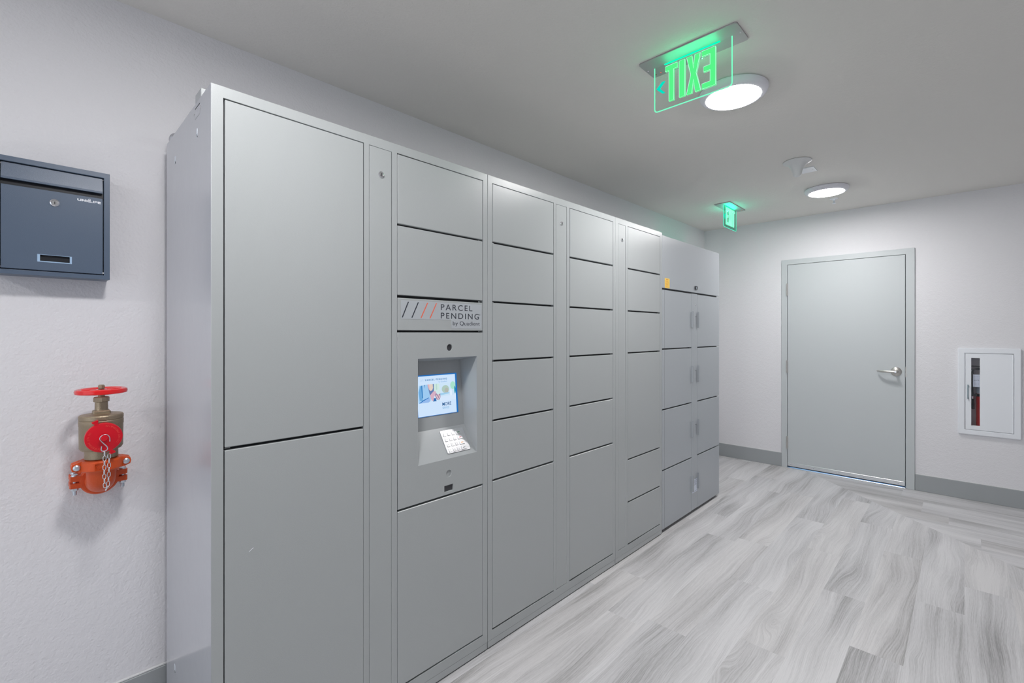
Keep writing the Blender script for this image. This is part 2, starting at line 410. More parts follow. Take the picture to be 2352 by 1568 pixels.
# door
door = thing('door_1', None, None, (-0.82, YF, 0)); door['kind'] = 'structure'
bm = B()
plate(bm, FYm(YF - 0.014), [(-1.328, 0.0), (DX0, 0.0), (DX0, DZ), (DX1, DZ), (DX1, 0.0), (-0.3065, 0.0), (-0.3065, 2.085), (-1.328, 2.085)], t=T + 0.014, bev=0.0015)
obj('door_frame', bm, M['door'], door)
boxo('door_leaf', (DX0 + 0.003, DX1 - 0.004, YF - 0.012, YF + 0.033, 0.016, DZ - 0.004), M['door'], door, b=0.0012)
bm = B()
for a in ((DX0 - 0.001, DX0 + 0.014, 0.0), (DX1 - 0.014, DX1 + 0.001, 0.0)): box(bm, a[0], a[1], YF + 0.0345, YF + 0.055, 0.0, DZ + 0.001)
box(bm, DX0, DX1, YF + 0.0345, YF + 0.055, DZ - 0.014, DZ + 0.001); obj('door_light_stop', bm, M['door'], door)  # unseen stop, added to block blue light leaking past the leaf
boxo('threshold', (DX0 + 0.0005, DX1 - 0.0005, YF - 0.020, YF + 0.12, 0.0, 0.006), M['alum'], door, b=0.002)
bm = B(); box(bm, DX0 + 0.004, DX1 - 0.005, YF - 0.0175, YF - 0.012, 0.020, 0.056, b=0.001)
box(bm, DX0 + 0.004, DX1 - 0.005, YF - 0.020, YF - 0.0165, 0.049, 0.056, b=0.001)
sw = obj('door_sweep', bm, M['alum'], door)
bm = B(); box(bm, DX0 + 0.004, DX1 - 0.005, YF - 0.015, YF - 0.012, 0.013, 0.020); obj('rubber_strip', bm, M['black'], sw)
for x in (-1.245, -1.05, -0.86, -0.66, -0.415):
    bm = B(); lathe(bm, [(0, -0.0015), (0.004, -0.001), (0.0045, 0)], (x, YF - 0.0175, 0.036), 'Y', 12); obj('screw', bm, M['steel'], sw, smooth=40)
for z in (1.727, 0.955, 0.195):
    bm = B()
    cyl(bm, 0.0075, 0, 0.118, (DX0 - 0.001, YF - 0.020, z), 'Z', 16, 0.001)
    for k in range(1, 5): cyl(bm, 0.0079, k * 0.0236 - 0.0004, k * 0.0236 + 0.0004, (DX0 - 0.001, YF - 0.020, z), 'Z', 16)
    cyl(bm, 0.005, -0.004, 0.122, (DX0 - 0.001, YF - 0.020, z), 'Z', 12)
    box(bm, DX0 - 0.004, DX0 + 0.003, YF - 0.016, YF - 0.011, z, z + 0.118)
    obj('hinge', bm, M['satin'], door, smooth=40)
hx, hz = -0.430, 1.012
bm = B(); lathe(bm, [(0, -0.030), (0.012, -0.029), (0.014, -0.020), (0.016, -0.012), (0.034, -0.008), (0.0385, -0.004), (0.0395, 0)], (hx, YF - 0.012, hz), 'Y', 48)
ro = obj('door_handle', bm, M['satin'], door, smooth=35)
bm = B()
tube(bm, [(hx, YF - 0.03, hz), (hx, YF - 0.068, hz)], 0.0105, 20)
pts = [(hx + 0.008, YF - 0.070, hz), (hx - 0.01, YF - 0.071, hz), (hx - 0.05, YF - 0.070, hz), (hx - 0.09, YF - 0.064, hz), (hx - 0.108, YF - 0.056, hz)]
tube(bm, pts, [0.011, 0.0115, 0.0105, 0.0095, 0.009], 16)
tube(bm, [(hx - 0.106, YF - 0.058, hz), (hx - 0.128, YF - 0.034, hz)], [0.0085, 0.007], 16)
obj('lever', bm, M['satin'], ro, smooth=50)
bm = B(); cyl(bm, 0.0075, -0.084, -0.078, (hx, YF, hz), 'Y', 24, 0.001); kc = obj('keyhole', bm, M['steel'], ro, smooth=40)
boxo('strike_plate', (DX1 - 0.002, DX1 + 0.006, YF - 0.0155, YF - 0.0135, hz - 0.045, hz + 0.045), M['satin'], door, b=0.0005)
boxo('latch', (DX1 - 0.004, DX1 + 0.0005, YF - 0.0145, YF + 0.0, hz - 0.012, hz + 0.012), M['black'], door)

# ------------------------------------------------------------------ ceiling lights
def ceiling_light(y, label):
    x = -0.787
    t = thing('ceiling_light', label, 'light', (x, y, H), 'round ceiling lights in a row')
    bm = B(); lathe(bm, [(0.142, 0.0), (0.1485, -0.005), (0.149, -0.014), (0.144, -0.026), (0.132, -0.034), (0.120, -0.036), (0.1175, -0.032)], (x, y, H), 'Z', 72, caps=False)
    obj('ring', bm, M['lamprim'], t, smooth=40)
    bm = B(); lathe(bm, [(0.1172, -0.030), (0.1172, -0.0375), (0.114, -0.0390), (0.0, -0.0400)], (x, y, H), 'Z', 48, caps=False)
    obj('diffuser', bm, M['lamp'], t, smooth=40)
ceiling_light(2.315, 'round white flush ceiling light, large and near, beside the mirrored sign')
ceiling_light(4.400, 'smaller looking round ceiling light near the grey door')
ceiling_light(0.300, 'round ceiling light above the viewer, just out of frame')
ceiling_light(-1.855, 'unseen round ceiling light added behind the viewer to continue the row')  # unseen lamp, added for more light from behind

# ------------------------------------------------------------------ exit signs (local frame: x across, y up, z out)
def exit_sign(loc, rot, label, letter, rim, edge, arrow, panel, power):
    t = thing('exit_sign', label, 'sign', loc, 'edge-lit exit signs on the ceiling')
    t.rotation_euler = (0, 0, rot); ROOT[t.name] = Vector()
    F = FYm(0.0)           # panel faces -Y in local space
    bm = B(); plate(bm, FZm(-0.006), rect(-0.2, 0.2, -0.070, 0.070, 0.012), t=0.006, bev=0.0008); obj('ceiling_plate', bm, M['satin_plate'], t)
    for sx in (-0.19, 0.19):
        bm = B(); lathe(bm, [(0, -0.0015), (0.003, -0.001), (0.0035, 0)], (sx, 0, -0.006), 'Z', 12); obj('screw', bm, M['steel'], t, smooth=40)
    bm = B(); plate(bm, FYm(-0.003), rect(-0.160, 0.160, -0.198, -0.0055, 0.014), t=0.006)
    obj('panel', bm, panel, t)
    ol = rect(-0.161, 0.161, -0.199, -0.0055, 0.015); il = rect(-0.1585, 0.1585, -0.1965, -0.004, 0.0135)
    o2 = [p for p in ol]; bm = B()
    # thin lit rim round the acrylic: sides and bottom
    path = [(-0.160, -0.007)] + [(-0.146 - 0.014 * math.cos(R(a)), -0.184 - 0.014 * math.sin(R(a))) for a in range(0, 91, 15)] + [(0.146 + 0.014 * math.sin(R(a)), -0.184 - 0.014 * math.cos(R(a))) for a in range(0, 91, 15)] + [(0.160, -0.007)]
    tube(bm, [(x, 0, z) for x, z in path], 0.0024, 8); obj('lit_edge', bm, edge, t, smooth=60)
    h0, h1 = -0.171, -0.020
    def LT(name, polys):
        bm = B()
        for pl in polys: plate(bm, FYm(-0.0036), pl, t=0.0072)
        return obj(name, bm, letter, t)
    s = 0.021
    def shift(pl, dx): return [(x + dx, y) for x, y in pl]
    xE, xX, xI, xT = -0.099, -0.040, 0.025, 0.057
    E_ = [[(0, h0), (.054, h0), (.054, h0 + s), (s, h0 + s), (s, h0 + .066), (.047, h0 + .066), (.047, h0 + .066 + s), (s, h0 + .066 + s), (s, h1 - s), (.054, h1 - s), (.054, h1), (0, h1)]]
    m_ = (h0 + h1) / 2; d = 0.012
    X_ = [[(0, h0), (.022, h0), (.029, m_ - .022), (.036, h0), (.058, h0), (.040, m_), (.057, h1), (.035, h1), (.029, m_ + .022), (.023, h1), (.001, h1), (.018, m_)]]
    I_ = [[(0, h0), (.024, h0), (.024, h1), (0, h1)]]
    T_ = [[(.016, h0), (.037, h0), (.037, h1 - s), (.053, h1 - s), (.053, h1), (0, h1), (0, h1 - s), (.016, h1 - s)]]
    for nm, pls, dx in (('letter_e', E_, xE), ('letter_x', X_, xX), ('letter_i', I_, xI), ('letter_t', T_, xT)):
        lo = LT(nm, [shift(p, dx) for p in pls])
        bm = B()
        for p in pls:
            q = shift(p, dx)
            for yy in (-0.004, 0.004): tube(bm, [(x, yy, z) for x, z in q], 0.0009, 5, closed=True)
        obj('outline', bm, rim, lo)
    bm = B(); plate(bm, FYm(-0.0036), shift([(0, 0), (.012, .024), (0, 0), (0, 0)], 0)[:0] or arrow_poly, t=0.0072); obj('arrow', bm, M['arrow_now'], t)
    bm = B(); lathe(bm, [(0, -0.003), (0.004, -0.002), (0.005, 0)], (0.178 * LEDSIDE, -0.047, -0.006), 'Z', 12); obj('test_button', bm, M['bronze'], t, smooth=40)
    bm = B(); lathe(bm, [(0, -0.002), (0.002, -0.001), (0.0025, 0)], (0.155 * LEDSIDE, -0.047, -0.006), 'Z', 10); obj('indicator_light', bm, M['led_red'], t)
    # lit slot that holds the acrylic; point lights added beside the panel for edge glow
    bm = B(); box(bm, -0.115, 0.115, -0.0042, 0.0042, -0.0085, -0.006, b=0.0006); obj('light_slot', bm, emit_mat('sign_slot_light', (0, 1, 0.40), 1.5), t)
    for k in range(5):
        for sg in (-1, 1):
            ld = bpy.data.lights.new('edge_glow_light', 'POINT'); ld.energy = power / 10; ld.color = arrow; ld.shadow_soft_size = 0.002
            lo = bpy.data.objects.new('edge_glow_light', ld); COL.objects.link(lo); lo.parent = t; lo.location = (-0.09 + 0.045 * k, sg * 0.0075, -0.045)
    return t
M['satin_plate'] = brushed('brushed_plate', (0.50, 0.50, 0.50), 0.62, (3, 500, 500))
def arrowp(sx): return [(sx * (-.112), -0.128 + .040), (sx * (-.112), -0.128 + .0), ]
LEDSIDE = 1
# chevron pointing away from the word; in the near sign it sits at local +x (picture left, read from behind)
arrow_poly = [(0.113, -0.078), (0.125, -0.078), (0.151, -0.101), (0.125, -0.126), (0.113, -0.126), (0.136, -0.101)]
M['arrow_now'] = M['teal_arrow']
exit_sign((-0.802, 1.878, H), PI, 'green edge-lit exit sign hanging near, its word seen mirrored from behind', M['green_letter'], M['green_rim'], M['green_edge'], (0.05, 1.0, 0.45), M['acrylic'], 0.6)
LEDSIDE = 1
arrow_poly = [(-0.113, -0.078), (-0.125, -0.078), (-0.151, -0.101), (-0.125, -0.126), (-0.113, -0.126), (-0.136, -0.101)]
exit_sign((-1.537, 4.443, H), PI / 2, 'small far teal-green exit sign near the left wall, reading the right way round', M['teal_letter'], M['green_rim'], M['teal_edge'], (0.02, 1.0, 0.62), M['acrylic2'], 1.1)

# ------------------------------------------------------------------ other ceiling fittings
t = thing('ceiling_sensor', 'white trumpet-shaped fitting hanging from the ceiling between the two round lights', 'sensor', (-0.803, 3.57, H))
bm = B(); prof = [(0.080, 0.0), (0.084, -0.003), (0.084, -0.007), (0.078, -0.011), (0.062, -0.018), (0.048, -0.030), (0.038, -0.045), (0.031, -0.062), (0.0265, -0.080), (0.024, -0.092), (0.019, -0.100), (0.010, -0.1045), (0, -0.106)]
lathe(bm, prof, (-0.803, 3.57, H), 'Z', 56); obj('horn', bm, M['offwhite'], t, smooth=50)
t = thing('cover_plate', 'small square white cover plate on the ceiling behind the trumpet-shaped fitting', 'plate', (-0.793, 3.80, H))
bm = B(); plate(bm, FZm(H - 0.006), [(-0.835 + a, -3.86 + b) for a, b in rect(0, 0.09, 0, 0.115, 0.003)], t=0.006, bev=0.001); obj('cover', bm, M['white'], t)
bm = B(); lathe(bm, [(0, -0.001), (0.003, 0)], (-0.76, 3.80, H - 0.006), 'Z', 10); obj('screw', bm, M['steel'], t)
t = thing('fire_sprinkler', 'tiny pendent sprinkler under the ceiling beyond the far round light', 'sprinkler', (-0.80, 4.78, H))
bm = B(); lathe(bm, [(0.032, 0), (0.030, -0.004), (0.012, -0.006), (0.010, -0.016)], (-0.80, 4.78, H), 'Z', 24); obj('escutcheon', bm, M['white'], t, smooth=40)
bm = B(); cyl(bm, 0.005, -0.040, -0.01, (-0.80, 4.78, H), 'Z', 12)
for sx in (-1, 1): tube(bm, [(-0.80, 4.78 + sx * 0.006, H - 0.014), (-0.80, 4.78 + sx * 0.010, H - 0.024), (-0.80, 4.78, H - 0.038)], 0.0016, 8)
obj('frame', bm, M['zinc'], t, smooth=40)
bm = B(); lathe(bm, [(0.014, -0.042), (0.0145, -0.040), (0.004, -0.0385)], (-0.80, 4.78, H), 'Z', 20); obj('deflector', bm, M['white'], t)

# ------------------------------------------------------------------ parcel lockers
FXP = -1.457                       # front plane
ZT = [1.995, 1.739, 1.483, 1.229, 0.972, 0.714]
G = 0.0045
def door_slab(name, y0, y1, z0, z1, parent, m, x=FXP, th=0.018, proud=0.0, b=0.0018):
    return boxo(name, (x - th, x + proud, y0, y1, z0, z1), m, parent, b=b)

def lock(parent, y, z, x=FXP, r=0.0115):
    bm = B(); lathe(bm, [(0.0, -0.012), (r, -0.012), (r, 0.001), (r * 0.86, 0.0035), (r * 0.62, 0.004), (r * 0.60, 0.002), (0, 0.002)], (x, y, z), 'X', 32)
    l = obj('lock', bm, M['steel'], parent, 'round chrome lock', smooth=35)
    bm = B(); box(bm, x + 0.0015, x + 0.0026, y - 0.001, y + 0.001, z - 0.0045, z + 0.0045); obj('keyhole', bm, M['black'], l)
    return l

def locker_body(t, y0, y1, holes, back=-2.050, top=2.025, side=None, pocket=()):
    bm = B()
    plate(bm, FX(FXP), rect(y0, y1, 0.034, top), [rect(*h) for h in holes], t=0.020, bev=0.0008)
    f = obj('face_frame', bm, M['locker'], t)
    bm = B(); plate(bm, FX(FXP - 0.0345), rect(y0 + 0.0008, y1 - 0.0008, 0.034, top - 0.0006), [rect(*h) for h in pocket], t=FXP - 0.0345 - back)
    c = obj('carcass', bm, side or M['locker'], t)
    bm = B(); plate(bm, FX(FXP - 0.0195), rect(y0 + 0.0028, y1 - 0.0028, 0.034, top - 0.0006), [rect(*h) for h in pocket], t=0.015)
    obj('inner_panel', bm, M['locker_gap'], t)
    bm = B(); box(bm, back, FXP - 0.0005, y0 - 0.0004, y0 + 0.0022, 0.034, top - 0.0004); obj('side_panel', bm, side or M['locker'], t)
    bm = B(); box(bm, back + 0.02, FXP - 0.0005, y0 + 0.001, y1 - 0.001, 0.006, 0.0335, b=0.0008); obj('toe_plate', bm, M['locker'], t)
    for yy in (y0 + 0.06, y1 - 0.06):
        for xx in (FXP - 0.06, back + 0.10):
            bm = B(); cyl(bm, 0.018, 0.0, 0.008, (xx, yy, 0), 'Z', 16); obj('levelling_foot', bm, M['black'], t)
    return f

def column(t, y0, y1, zs, zbot, names='door', thin_last=True):
    """doors stacked between y0..y1; zs top edges; returns list of door objects"""
    out = []
    for i, zt in enumerate(zs):
        zb = zs[i + 1] if i + 1 < len(zs) else zbot
        last = i + 1 == len(zs)
        out.append(door_slab(names, y0 + 0.0030, y1 - 0.0018, zb + (0.0045 if not last else 0.006), zt - 0.0035 if i else zt - 0.003, t, M['locker']))
        if last: pass
    return out

def filler(t, y0, y1, lz=1.901):
    d = door_slab('lock_panel', y0 + 0.0016, y1 - 0.0016, 0.0745, 1.9915, t, M['locker'], proud=-0.0004, b=0.001)
    lock(d, (y0 + y1) / 2 + 0.002, lz, FXP - 0.0004); return d

hz_ = (0.072, 1.994)
# ---- unit 1 with kiosk
t1 = thing('parcel_locker', 'widest grey parcel locker, nearest, with two tall doors and a touchscreen payment column', 'locker', (-1.75, 0.84, 0), 'grey parcel lockers along the wall')
locker_body(t1, 0.336, 1.350, [(0.365, 0.7815, *hz_), (0.801, 0.889, 0.073, 1.9925), (0.910, 1.3255, *hz_)], side=M['locker_side'], pocket=[(0.965, 1.305, 0.84, 1.27)])
door_slab('door', 0.3685, 0.7800, 1.0345, 1.991, t1, M['locker']); dl = door_slab('door', 0.3685, 0.7800, 0.078, 1.0265, t1, M['locker'])
bm = B(); tube(bm, [(FXP + 0.0003, 0.4285, 0.7285), (FXP + 0.0003, 0.4345, 0.7335), (FXP + 0.0003, 0.4405, 0.7365)], 0.0006, 5); obj('scratch', bm, M['white'], dl)
filler(t1, 0.801, 0.889)
door_slab('door', 0.9122, 1.3237, 1.7425, 1.991, t1, M['locker']); door_slab('door', 0.9122, 1.3237, 1.4865, 1.7355, t1, M['locker'])
door_slab('door', 0.9122, 1.3237, 0.078, 0.7075, t1, M['locker'])
bm = B()                          # slots and knock-out on the smooth side
side = obj('side_marks', bm, M['black'], t1) if False else None
def slot(x, z, h):
    bm = B(); F = FYm(0.3352)
    plate(bm, F, [(x + a, z + b) for a, b in rect(-0.0062, 0.0062, -h / 2, h / 2, 0.006)], t=0.0012); s_ = obj('slot', bm, M['slot'], t1, 'bright slot punched in side')
    bm = B(); plate(bm, FYm(0.3349), [(x + a, z + b) for a, b in rect(0.001, 0.0058, -h / 2 + .0005, -h / 2 + 0.009, 0.002)], t=0.0008); obj('hole', bm, M['black'], s_)
slot(-1.610, 1.9345, 0.028); slot(-1.909, 1.933, 0.027); slot(-1.913, 0.219, 0.028)
bm = B(); F = FYm(0.3354)
plate(bm, F, rect(-1.633, -1.576, 1.980, 2.012), [rect(-1.6322, -1.5768, 1.9808, 2.0112)], t=0.0008); ko = obj('knockout', bm, M['base'], t1)
bm = B(); plate(bm, FYm(0.3352), rect(-1.632, -1.577, 2.0092, 2.0112), t=0.0006); obj('slit', bm, M['locker_gap'], ko)
for x, z in ((-1.567, 1.996), (-1.642, 1.996)):
    bm = B(); lathe(bm, [(0, -0.002), (0.003, -0.0015), (0.0035, 0)], (x, 0.3357, z), 'Y', 10); obj('rivet', bm, M['steel'], t1, smooth=40)
# header sign plate
hd = door_slab('sign_plate', 0.9122, 1.3237, 1.3595, 1.4765, t1, M['locker'])
bm = B(); plate(bm, FX(FXP + 0.00045), rect(0.926, 1.316, 1.401, 1.4685), t=0.0004); plate(bm, FX(FXP + 0.00044), rect(1.155, 1.316, 1.368, 1.4012), t=0.0004)
obj('decal', bm, M['decal'], hd)
F = FX(FXP + 0.0006)
for i, (a, b, c) in enumerate(((0.931, 0.957, 'ink'), (0.972, 1.000, 'ink'), (1.012, 1.042, 'coral'), (1.053, 1.083, 'coral'))):
    bm = B(); w = 0.0048; plate(bm, F, [(a - w / 2, 1.406), (a + w / 2, 1.406), (b + w / 2, 1.464), (b - w / 2, 1.464)], t=0.0004); obj('slash', bm, M[c], hd)
bm = B(); text(bm, F, 'PARCEL', 1.104, 1.265, 1.4395, 0.0235, 0.006, 0.0, 1.3); text(bm, F, 'PENDING', 1.104, 1.301, 1.4065, 0.0235, 0.006, 0.0, 1.3)
text(bm, F, '®', 1.303, 1.309, 1.4225, 0.0065, 0.0, 0.0)
obj('lettering', bm, M['ink'], hd)
bm = B(); text(bm, F, 'by Quadient', 1.163, 1.306, 1.381, 0.0165, 0.0, 0.0); obj('lettering', bm, M['ink'], hd)
# kiosk panel
bm = B()
plate(bm, FX(FXP), rect(0.9122, 1.3237, 0.7155, 1.3520), [rect(0.999, 1.290, 0.8555, 1.2535), circ(1.1475, 1.2925, 0.0135), circ(1.143, 0.797, 0.0135), rect(1.1215, 1.1655, 0.7275, 0.7515)], t=0.016, bev=0.0008)
kp = obj('kiosk_panel', bm, M['locker'], t1)
bm = B(); cyl(bm, 0.0133, -0.012, -0.005, (FXP, 1.1475, 1.2925), 'X', 32); obj('camera_lens', bm, M['darkglass'], kp)
bm = B(); cyl(bm, 0.0133, -0.012, -0.004, (FXP, 1.143, 0.797), 'X', 32); obj('blank_plug', bm, M['locker'], kp)
bm = B(); box(bm, FXP - 0.013, FXP - 0.005, 1.1217, 1.1653, 0.7277, 0.7513); sc = obj('scanner_window', bm, M['darkglass'], kp)
# recess
P = lambda x, y, z: (x, y, z)
xt, zt_, xb, zb_ = -1.5515, 1.236, -1.529, 0.963
ya, yb, zo0, zo1 = 0.999, 1.290, 0.8555, 1.2535
xf = FXP - 0.0008
bm = B()
def quad(bm, *p): bm.faces.new([bm.verts.new(q) for q in p])
ye = 1.2775
quad(bm, (xt, ya - 0.02, zt_), (xt, ye, zt_), (xb, ye + 0.004, zb_), (xb, ya - 0.02, zb_))
quad(bm, (xf, ya, zo1), (xf, yb, zo1), (xt, ye, zt_), (xt, ya - 0.02, zt_))
quad(bm, (xf, yb, zo1), (xf, yb, zo0), (xb, ye + 0.004, zb_), (xt, ye, zt_))
quad(bm, (xf, ya, zo1), (xt, ya - 0.02, zt_), (xb, ya - 0.02, zb_), (xf, ya, zo0))
quad(bm, (xf, ya, zo0), (xb, ya - 0.02, zb_), (xb, ye + 0.004, zb_), (xf, yb, zo0))
bmesh.ops.remove_doubles(bm, verts=bm.verts, dist=1e-5); bmesh.ops.recalc_face_normals(bm, faces=bm.faces)
obj('recess', bm, M['kiosk'] if 'kiosk' in M else M['locker'], kp)
# carve room for the recess: the carcass front sits behind it, so cut a pocket in inner panel and carcass
# screen on the leaning back panel
def plane_frame(o, right, up):
    r = Vector(right).normalized(); n = r.cross(Vector(up)).normalized(); u = n.cross(r)
    return Matrix(((r.x, u.x, n.x, o[0]), (r.y, u.y, n.y, o[1]), (r.z, u.z, n.z, o[2]), (0, 0, 0, 1)))
def xback(z): return xt + (zt_ - z) / (zt_ - zb_) * (xb - xt)
SF = plane_frame((xback(1.019) + 0.0004, 1.0515, 1.019), (0, 1, 0), (xt - xb, 0, zt_ - zb_))
SWd, SHt = 0.198, 0.161
bm = B(); plate(bm, SF @ Matrix.Translation((0, 0, 0.0016)), rect(-0.002, SWd + 0.003, -0.002, SHt + 0.002), t=0.0016); scr = obj('screen', bm, emit_mat('screen_border', (0.02, 0.18, 0.55), 0.9), kp)
LV = [0.0017]
def scr_poly(name, pts, col, s=1.0, par=None):
    LV[0] += 0.00004
    bm = B(); plate(bm, SF @ Matrix.Translation((0, 0, LV[0])), [(x * SWd, y * SHt) for x, y in pts], t=0.00003)
    return bm, emit_mat(name, rgb(*col)[:3], s)
pic = B(); mats = []
def add_scr(pts, col, s=1.0):
    global pic
    b2, m2 = scr_poly('screen_colour', pts, col, s); i = len(mats); mats.append(m2)
    for f in b2.faces: f.material_index = i
    me = bpy.data.meshes.new('t'); b2.to_mesh(me); b2.free(); pic.from_mesh(me); bpy.data.meshes.remove(me)
def ell(cx, cy, rx, ry, n=16): return [(cx + rx * math.cos(2 * PI * i / n), cy + ry * math.sin(2 * PI * i / n)) for i in range(n)]
add_scr(rect(0.0, 0.97, 0.0, 0.985), (206, 228, 252))
add_scr(rect(0.02, 0.965, 0.33, 0.775), (204, 228, 248))
add_scr([(0.55, .33), (.965, .33), (.965, .46), (.55, .44)], (214, 232, 252))
add_scr(rect(0.40, 0.55, 0.50, 0.775), (206, 232, 226))
add_scr(rect(0.46, 0.49, 0.50, 0.775), (184, 216, 208))
add_scr(ell(0.70, 0.62, 0.095, 0.10), (176, 200, 190)); add_scr(ell(0.73, 0.58, 0.05, 0.07), (178, 184, 176))
add_scr(ell(0.90, 0.70, 0.07, 0.10), (168, 226, 204)); add_scr(ell(0.95, 0.58, 0.02, 0.10), (40, 150, 176)); add_scr(ell(0.84, 0.52, 0.028, 0.09), (224, 238, 255))
add_scr([(.55, .47), (.80, .50), (.80, .53), (.55, .53)], (160, 206, 236))
add_scr([(0.02, .33), (.02, .60), (.05, .76), (.25, .775), (.30, .55), (.33, .45), (.31, .36), (.25, .33)], (158, 202, 240))
add_scr([(.05, .40), (.035, .60), (.07, .74), (.10, .76), (.105, .60), (.12, .42), (.14, .37)], (110, 170, 220))
add_scr([(.10, .76), (.125, .76), (.13, .45), (.11, .45)], (52, 126, 190)); add_scr([(.17, .775), (.185, .775), (.178, .68)], (20, 90, 160))
add_scr([(.03, .33), (.15, .41), (.28, .45), (.30, .36), (.26, .33)], (150, 186, 236)); add_scr([(.03, .335), (.14, .405), (.27, .455), (.27, .44), (.15, .385), (.06, .335)], (44, 118, 190))
add_scr([(.25, .775), (.41, .775), (.40, .50), (.30, .50)], (104, 128, 178))
add_scr([(.25, .775), (.38, .775), (.385, .68), (.36, .62), (.31, .61), (.28, .66)], (226, 208, 196)); add_scr([(.25, .775), (.29, .775), (.30, .66), (.28, .66)], (226, 180, 190))
add_scr([(.37, .34), (.46, .34), (.44, .42), (.38, .42)], (52, 112, 178))
add_scr([(.30, .50), (.40, .60), (.46, .58), (.44, .50), (.40, .46), (.38, .36), (.34, .36), (.32, .42)], (214, 176, 196))
add_scr([(.42, .50), (.50, .60), (.56, .56), (.56, .42), (.52, .36), (.46, .38)], (168, 140, 172))
add_scr([(.44, .50), (.47, .48), (.52, .38), (.50, .37)], (236, 208, 206)); add_scr([(.49, .53), (.52, .50), (.555, .42), (.54, .40)], (236, 208, 206))
add_scr([(.45, .62), (.57, .64), (.56, .52), (.49, .50), (.46, .54)], (206, 230, 232))
pic_o = obj('picture', pic, mats, scr)
MXs = SF @ Matrix.Translation((0, 0, 0.0038))
bm = B(); text(bm, MXs, 'PARCEL PENDING', .20 * SWd, .745 * SWd, .865 * SHt, .042 * SHt, 0.02, 0.0, 1.25); obj('lettering', bm, emit_mat('screen_teal', rgb(22, 116, 176)[:3]), scr)
bm = B(); text(bm, MXs, 'by Quadient', .53 * SWd, .745 * SWd, .805 * SHt, .03 * SHt, 0.0, 0.0); obj('lettering', bm, emit_mat('screen_sky', rgb(90, 160, 214)[:3]), scr)
bm = B()
for i in range(4): a = .075 + i * .028; plate(bm, MXs, [(a * SWd, .86 * SHt), ((a + .004) * SWd, .86 * SHt), ((a + .022) * SWd, .915 * SHt), ((a + .018) * SWd, .915 * SHt)], t=0.00003)
obj('slashes', bm, emit_mat('screen_pale', rgb(150, 186, 220)[:3]), scr)
bm = B(); text(bm, MXs, 'MORE', .595 * SWd, .825 * SWd, .205 * SHt, .085 * SHt, 0.010, 0.0); obj('lettering', bm, emit_mat('screen_navy', rgb(8, 78, 134)[:3]), scr)
bm = B(); text(bm, MXs, 'SERVICE', .595 * SWd, .77 * SWd, .125 * SHt, .055 * SHt, 0.0, 0.0); obj('lettering', bm, emit_mat('screen_blue', rgb(96, 168, 214)[:3]), scr)
# keypad
KF = plane_frame((-1.4675 + 0.0, 1.1455, 0.8700), (0, 1, 0), (-1.5215 + 1.4675, 0, 0.951 - 0.870))
KW, KH = 0.1175, 0.098
bm = B(); plate(bm, KF @ Matrix.Translation((0, 0, 0.0040)), rect(0, KW, 0, KH, 0.005), t=0.0040, bev=0.0006); kpd = obj('keypad', bm, M['keysteel'], kp)
lab = [['1', '2', '3'], ['4', '5', '6'], ['7', '8', '9'], ['*', '0', '#']]
wide = ['green_print', 'red_print', 'amber_print', 'grey_print']
WM = {'green_print': rgb(60, 120, 90), 'red_print': rgb(200, 40, 60), 'amber_print': rgb(240, 160, 60), 'grey_print': rgb(110, 110, 118)}
for r_ in range(4):
    yy = KH - 0.019 - r_ * 0.0225
    for c_ in range(4):
        x0 = 0.009 + c_ * 0.0212; w_ = 0.0135 if c_ < 3 else 0.0265
        bm = B(); plate(bm, KF @ Matrix.Translation((0, 0, 0.0068)), rect(x0, x0 + w_, yy - 0.007, yy + 0.0075, 0.0018), t=0.0030, bev=0.0006)
        k_ = obj('key', bm, M['keysteel'], kpd)
        bm = B(); FF = KF @ Matrix.Translation((0, 0, 0.00695))
        if c_ < 3: text(bm, FF, lab[r_][c_], x0 + (0.0052 if lab[r_][c_] != '1' else 0.0060), x0 + (0.0085 if lab[r_][c_] != '1' else 0.0076), yy - 0.0028, 0.0055, 0, 0.0001); mm = M['ink']
        else: plate(bm, FF, rect(x0 + 0.006, x0 + 0.019, yy - 0.0012, yy + 0.0016, 0.0008), t=0.0002); mm = mat(wide[r_], WM[wide[r_]], 0.5)
        obj('marking', bm, mm, k_)
# small box and conduit on top of unit 1
bt = thing('junction_box', 'small grey metal box on top of the nearest locker, flush with its side', 'box', (-1.60, 0.38, 2.025))
bm = B(); box(bm, -1.634, -1.568, 0.3365, 0.44, 2.0252, 2.052, b=0.001); obj('housing', bm, M['locker'], bt)
bt = thing('flexible_conduit', 'ribbed silver flexible conduit loop on top of the nearest locker by the wall', 'conduit', (-2.04, 0.40, 2.025))
cp = spl([(-2.030, 0.352, 2.026), (-2.034, 0.350, 2.045), (-2.042, 0.364, 2.0615), (-2.043, 0.40, 2.063), (-2.040, 0.46, 2.050), (-2.035, 0.52, 2.036), (-2.035, 0.60, 2.036)], 10)
bm = B(); tube(bm, cp, 0.0095, 16)
for i in range(0, len(cp) - 1):
    tube(bm, [cp[i], cp[i] + (cp[i + 1] - cp[i]) * 0.55], 0.0110, 14)
obj('hose', bm, M['steel'], bt, smooth=40)

# ---- unit 2
t2 = thing('parcel_locker', 'middle grey parcel locker with two columns of small doors over one tall door each', 'locker', (-1.75, 1.857, 0), 'grey parcel lockers along the wall')
locker_body(t2, 1.352, 2.362, [(1.379, 1.7975, *hz_), (1.814, 1.903, 0.073, 1.9925), (1.925, 2.3395, *hz_)])
for y0, y1 in ((1.379, 1.7975), (1.925, 2.3395)): column(t2, y0, y1, ZT, 0.072)
filler(t2, 1.814, 1.903)
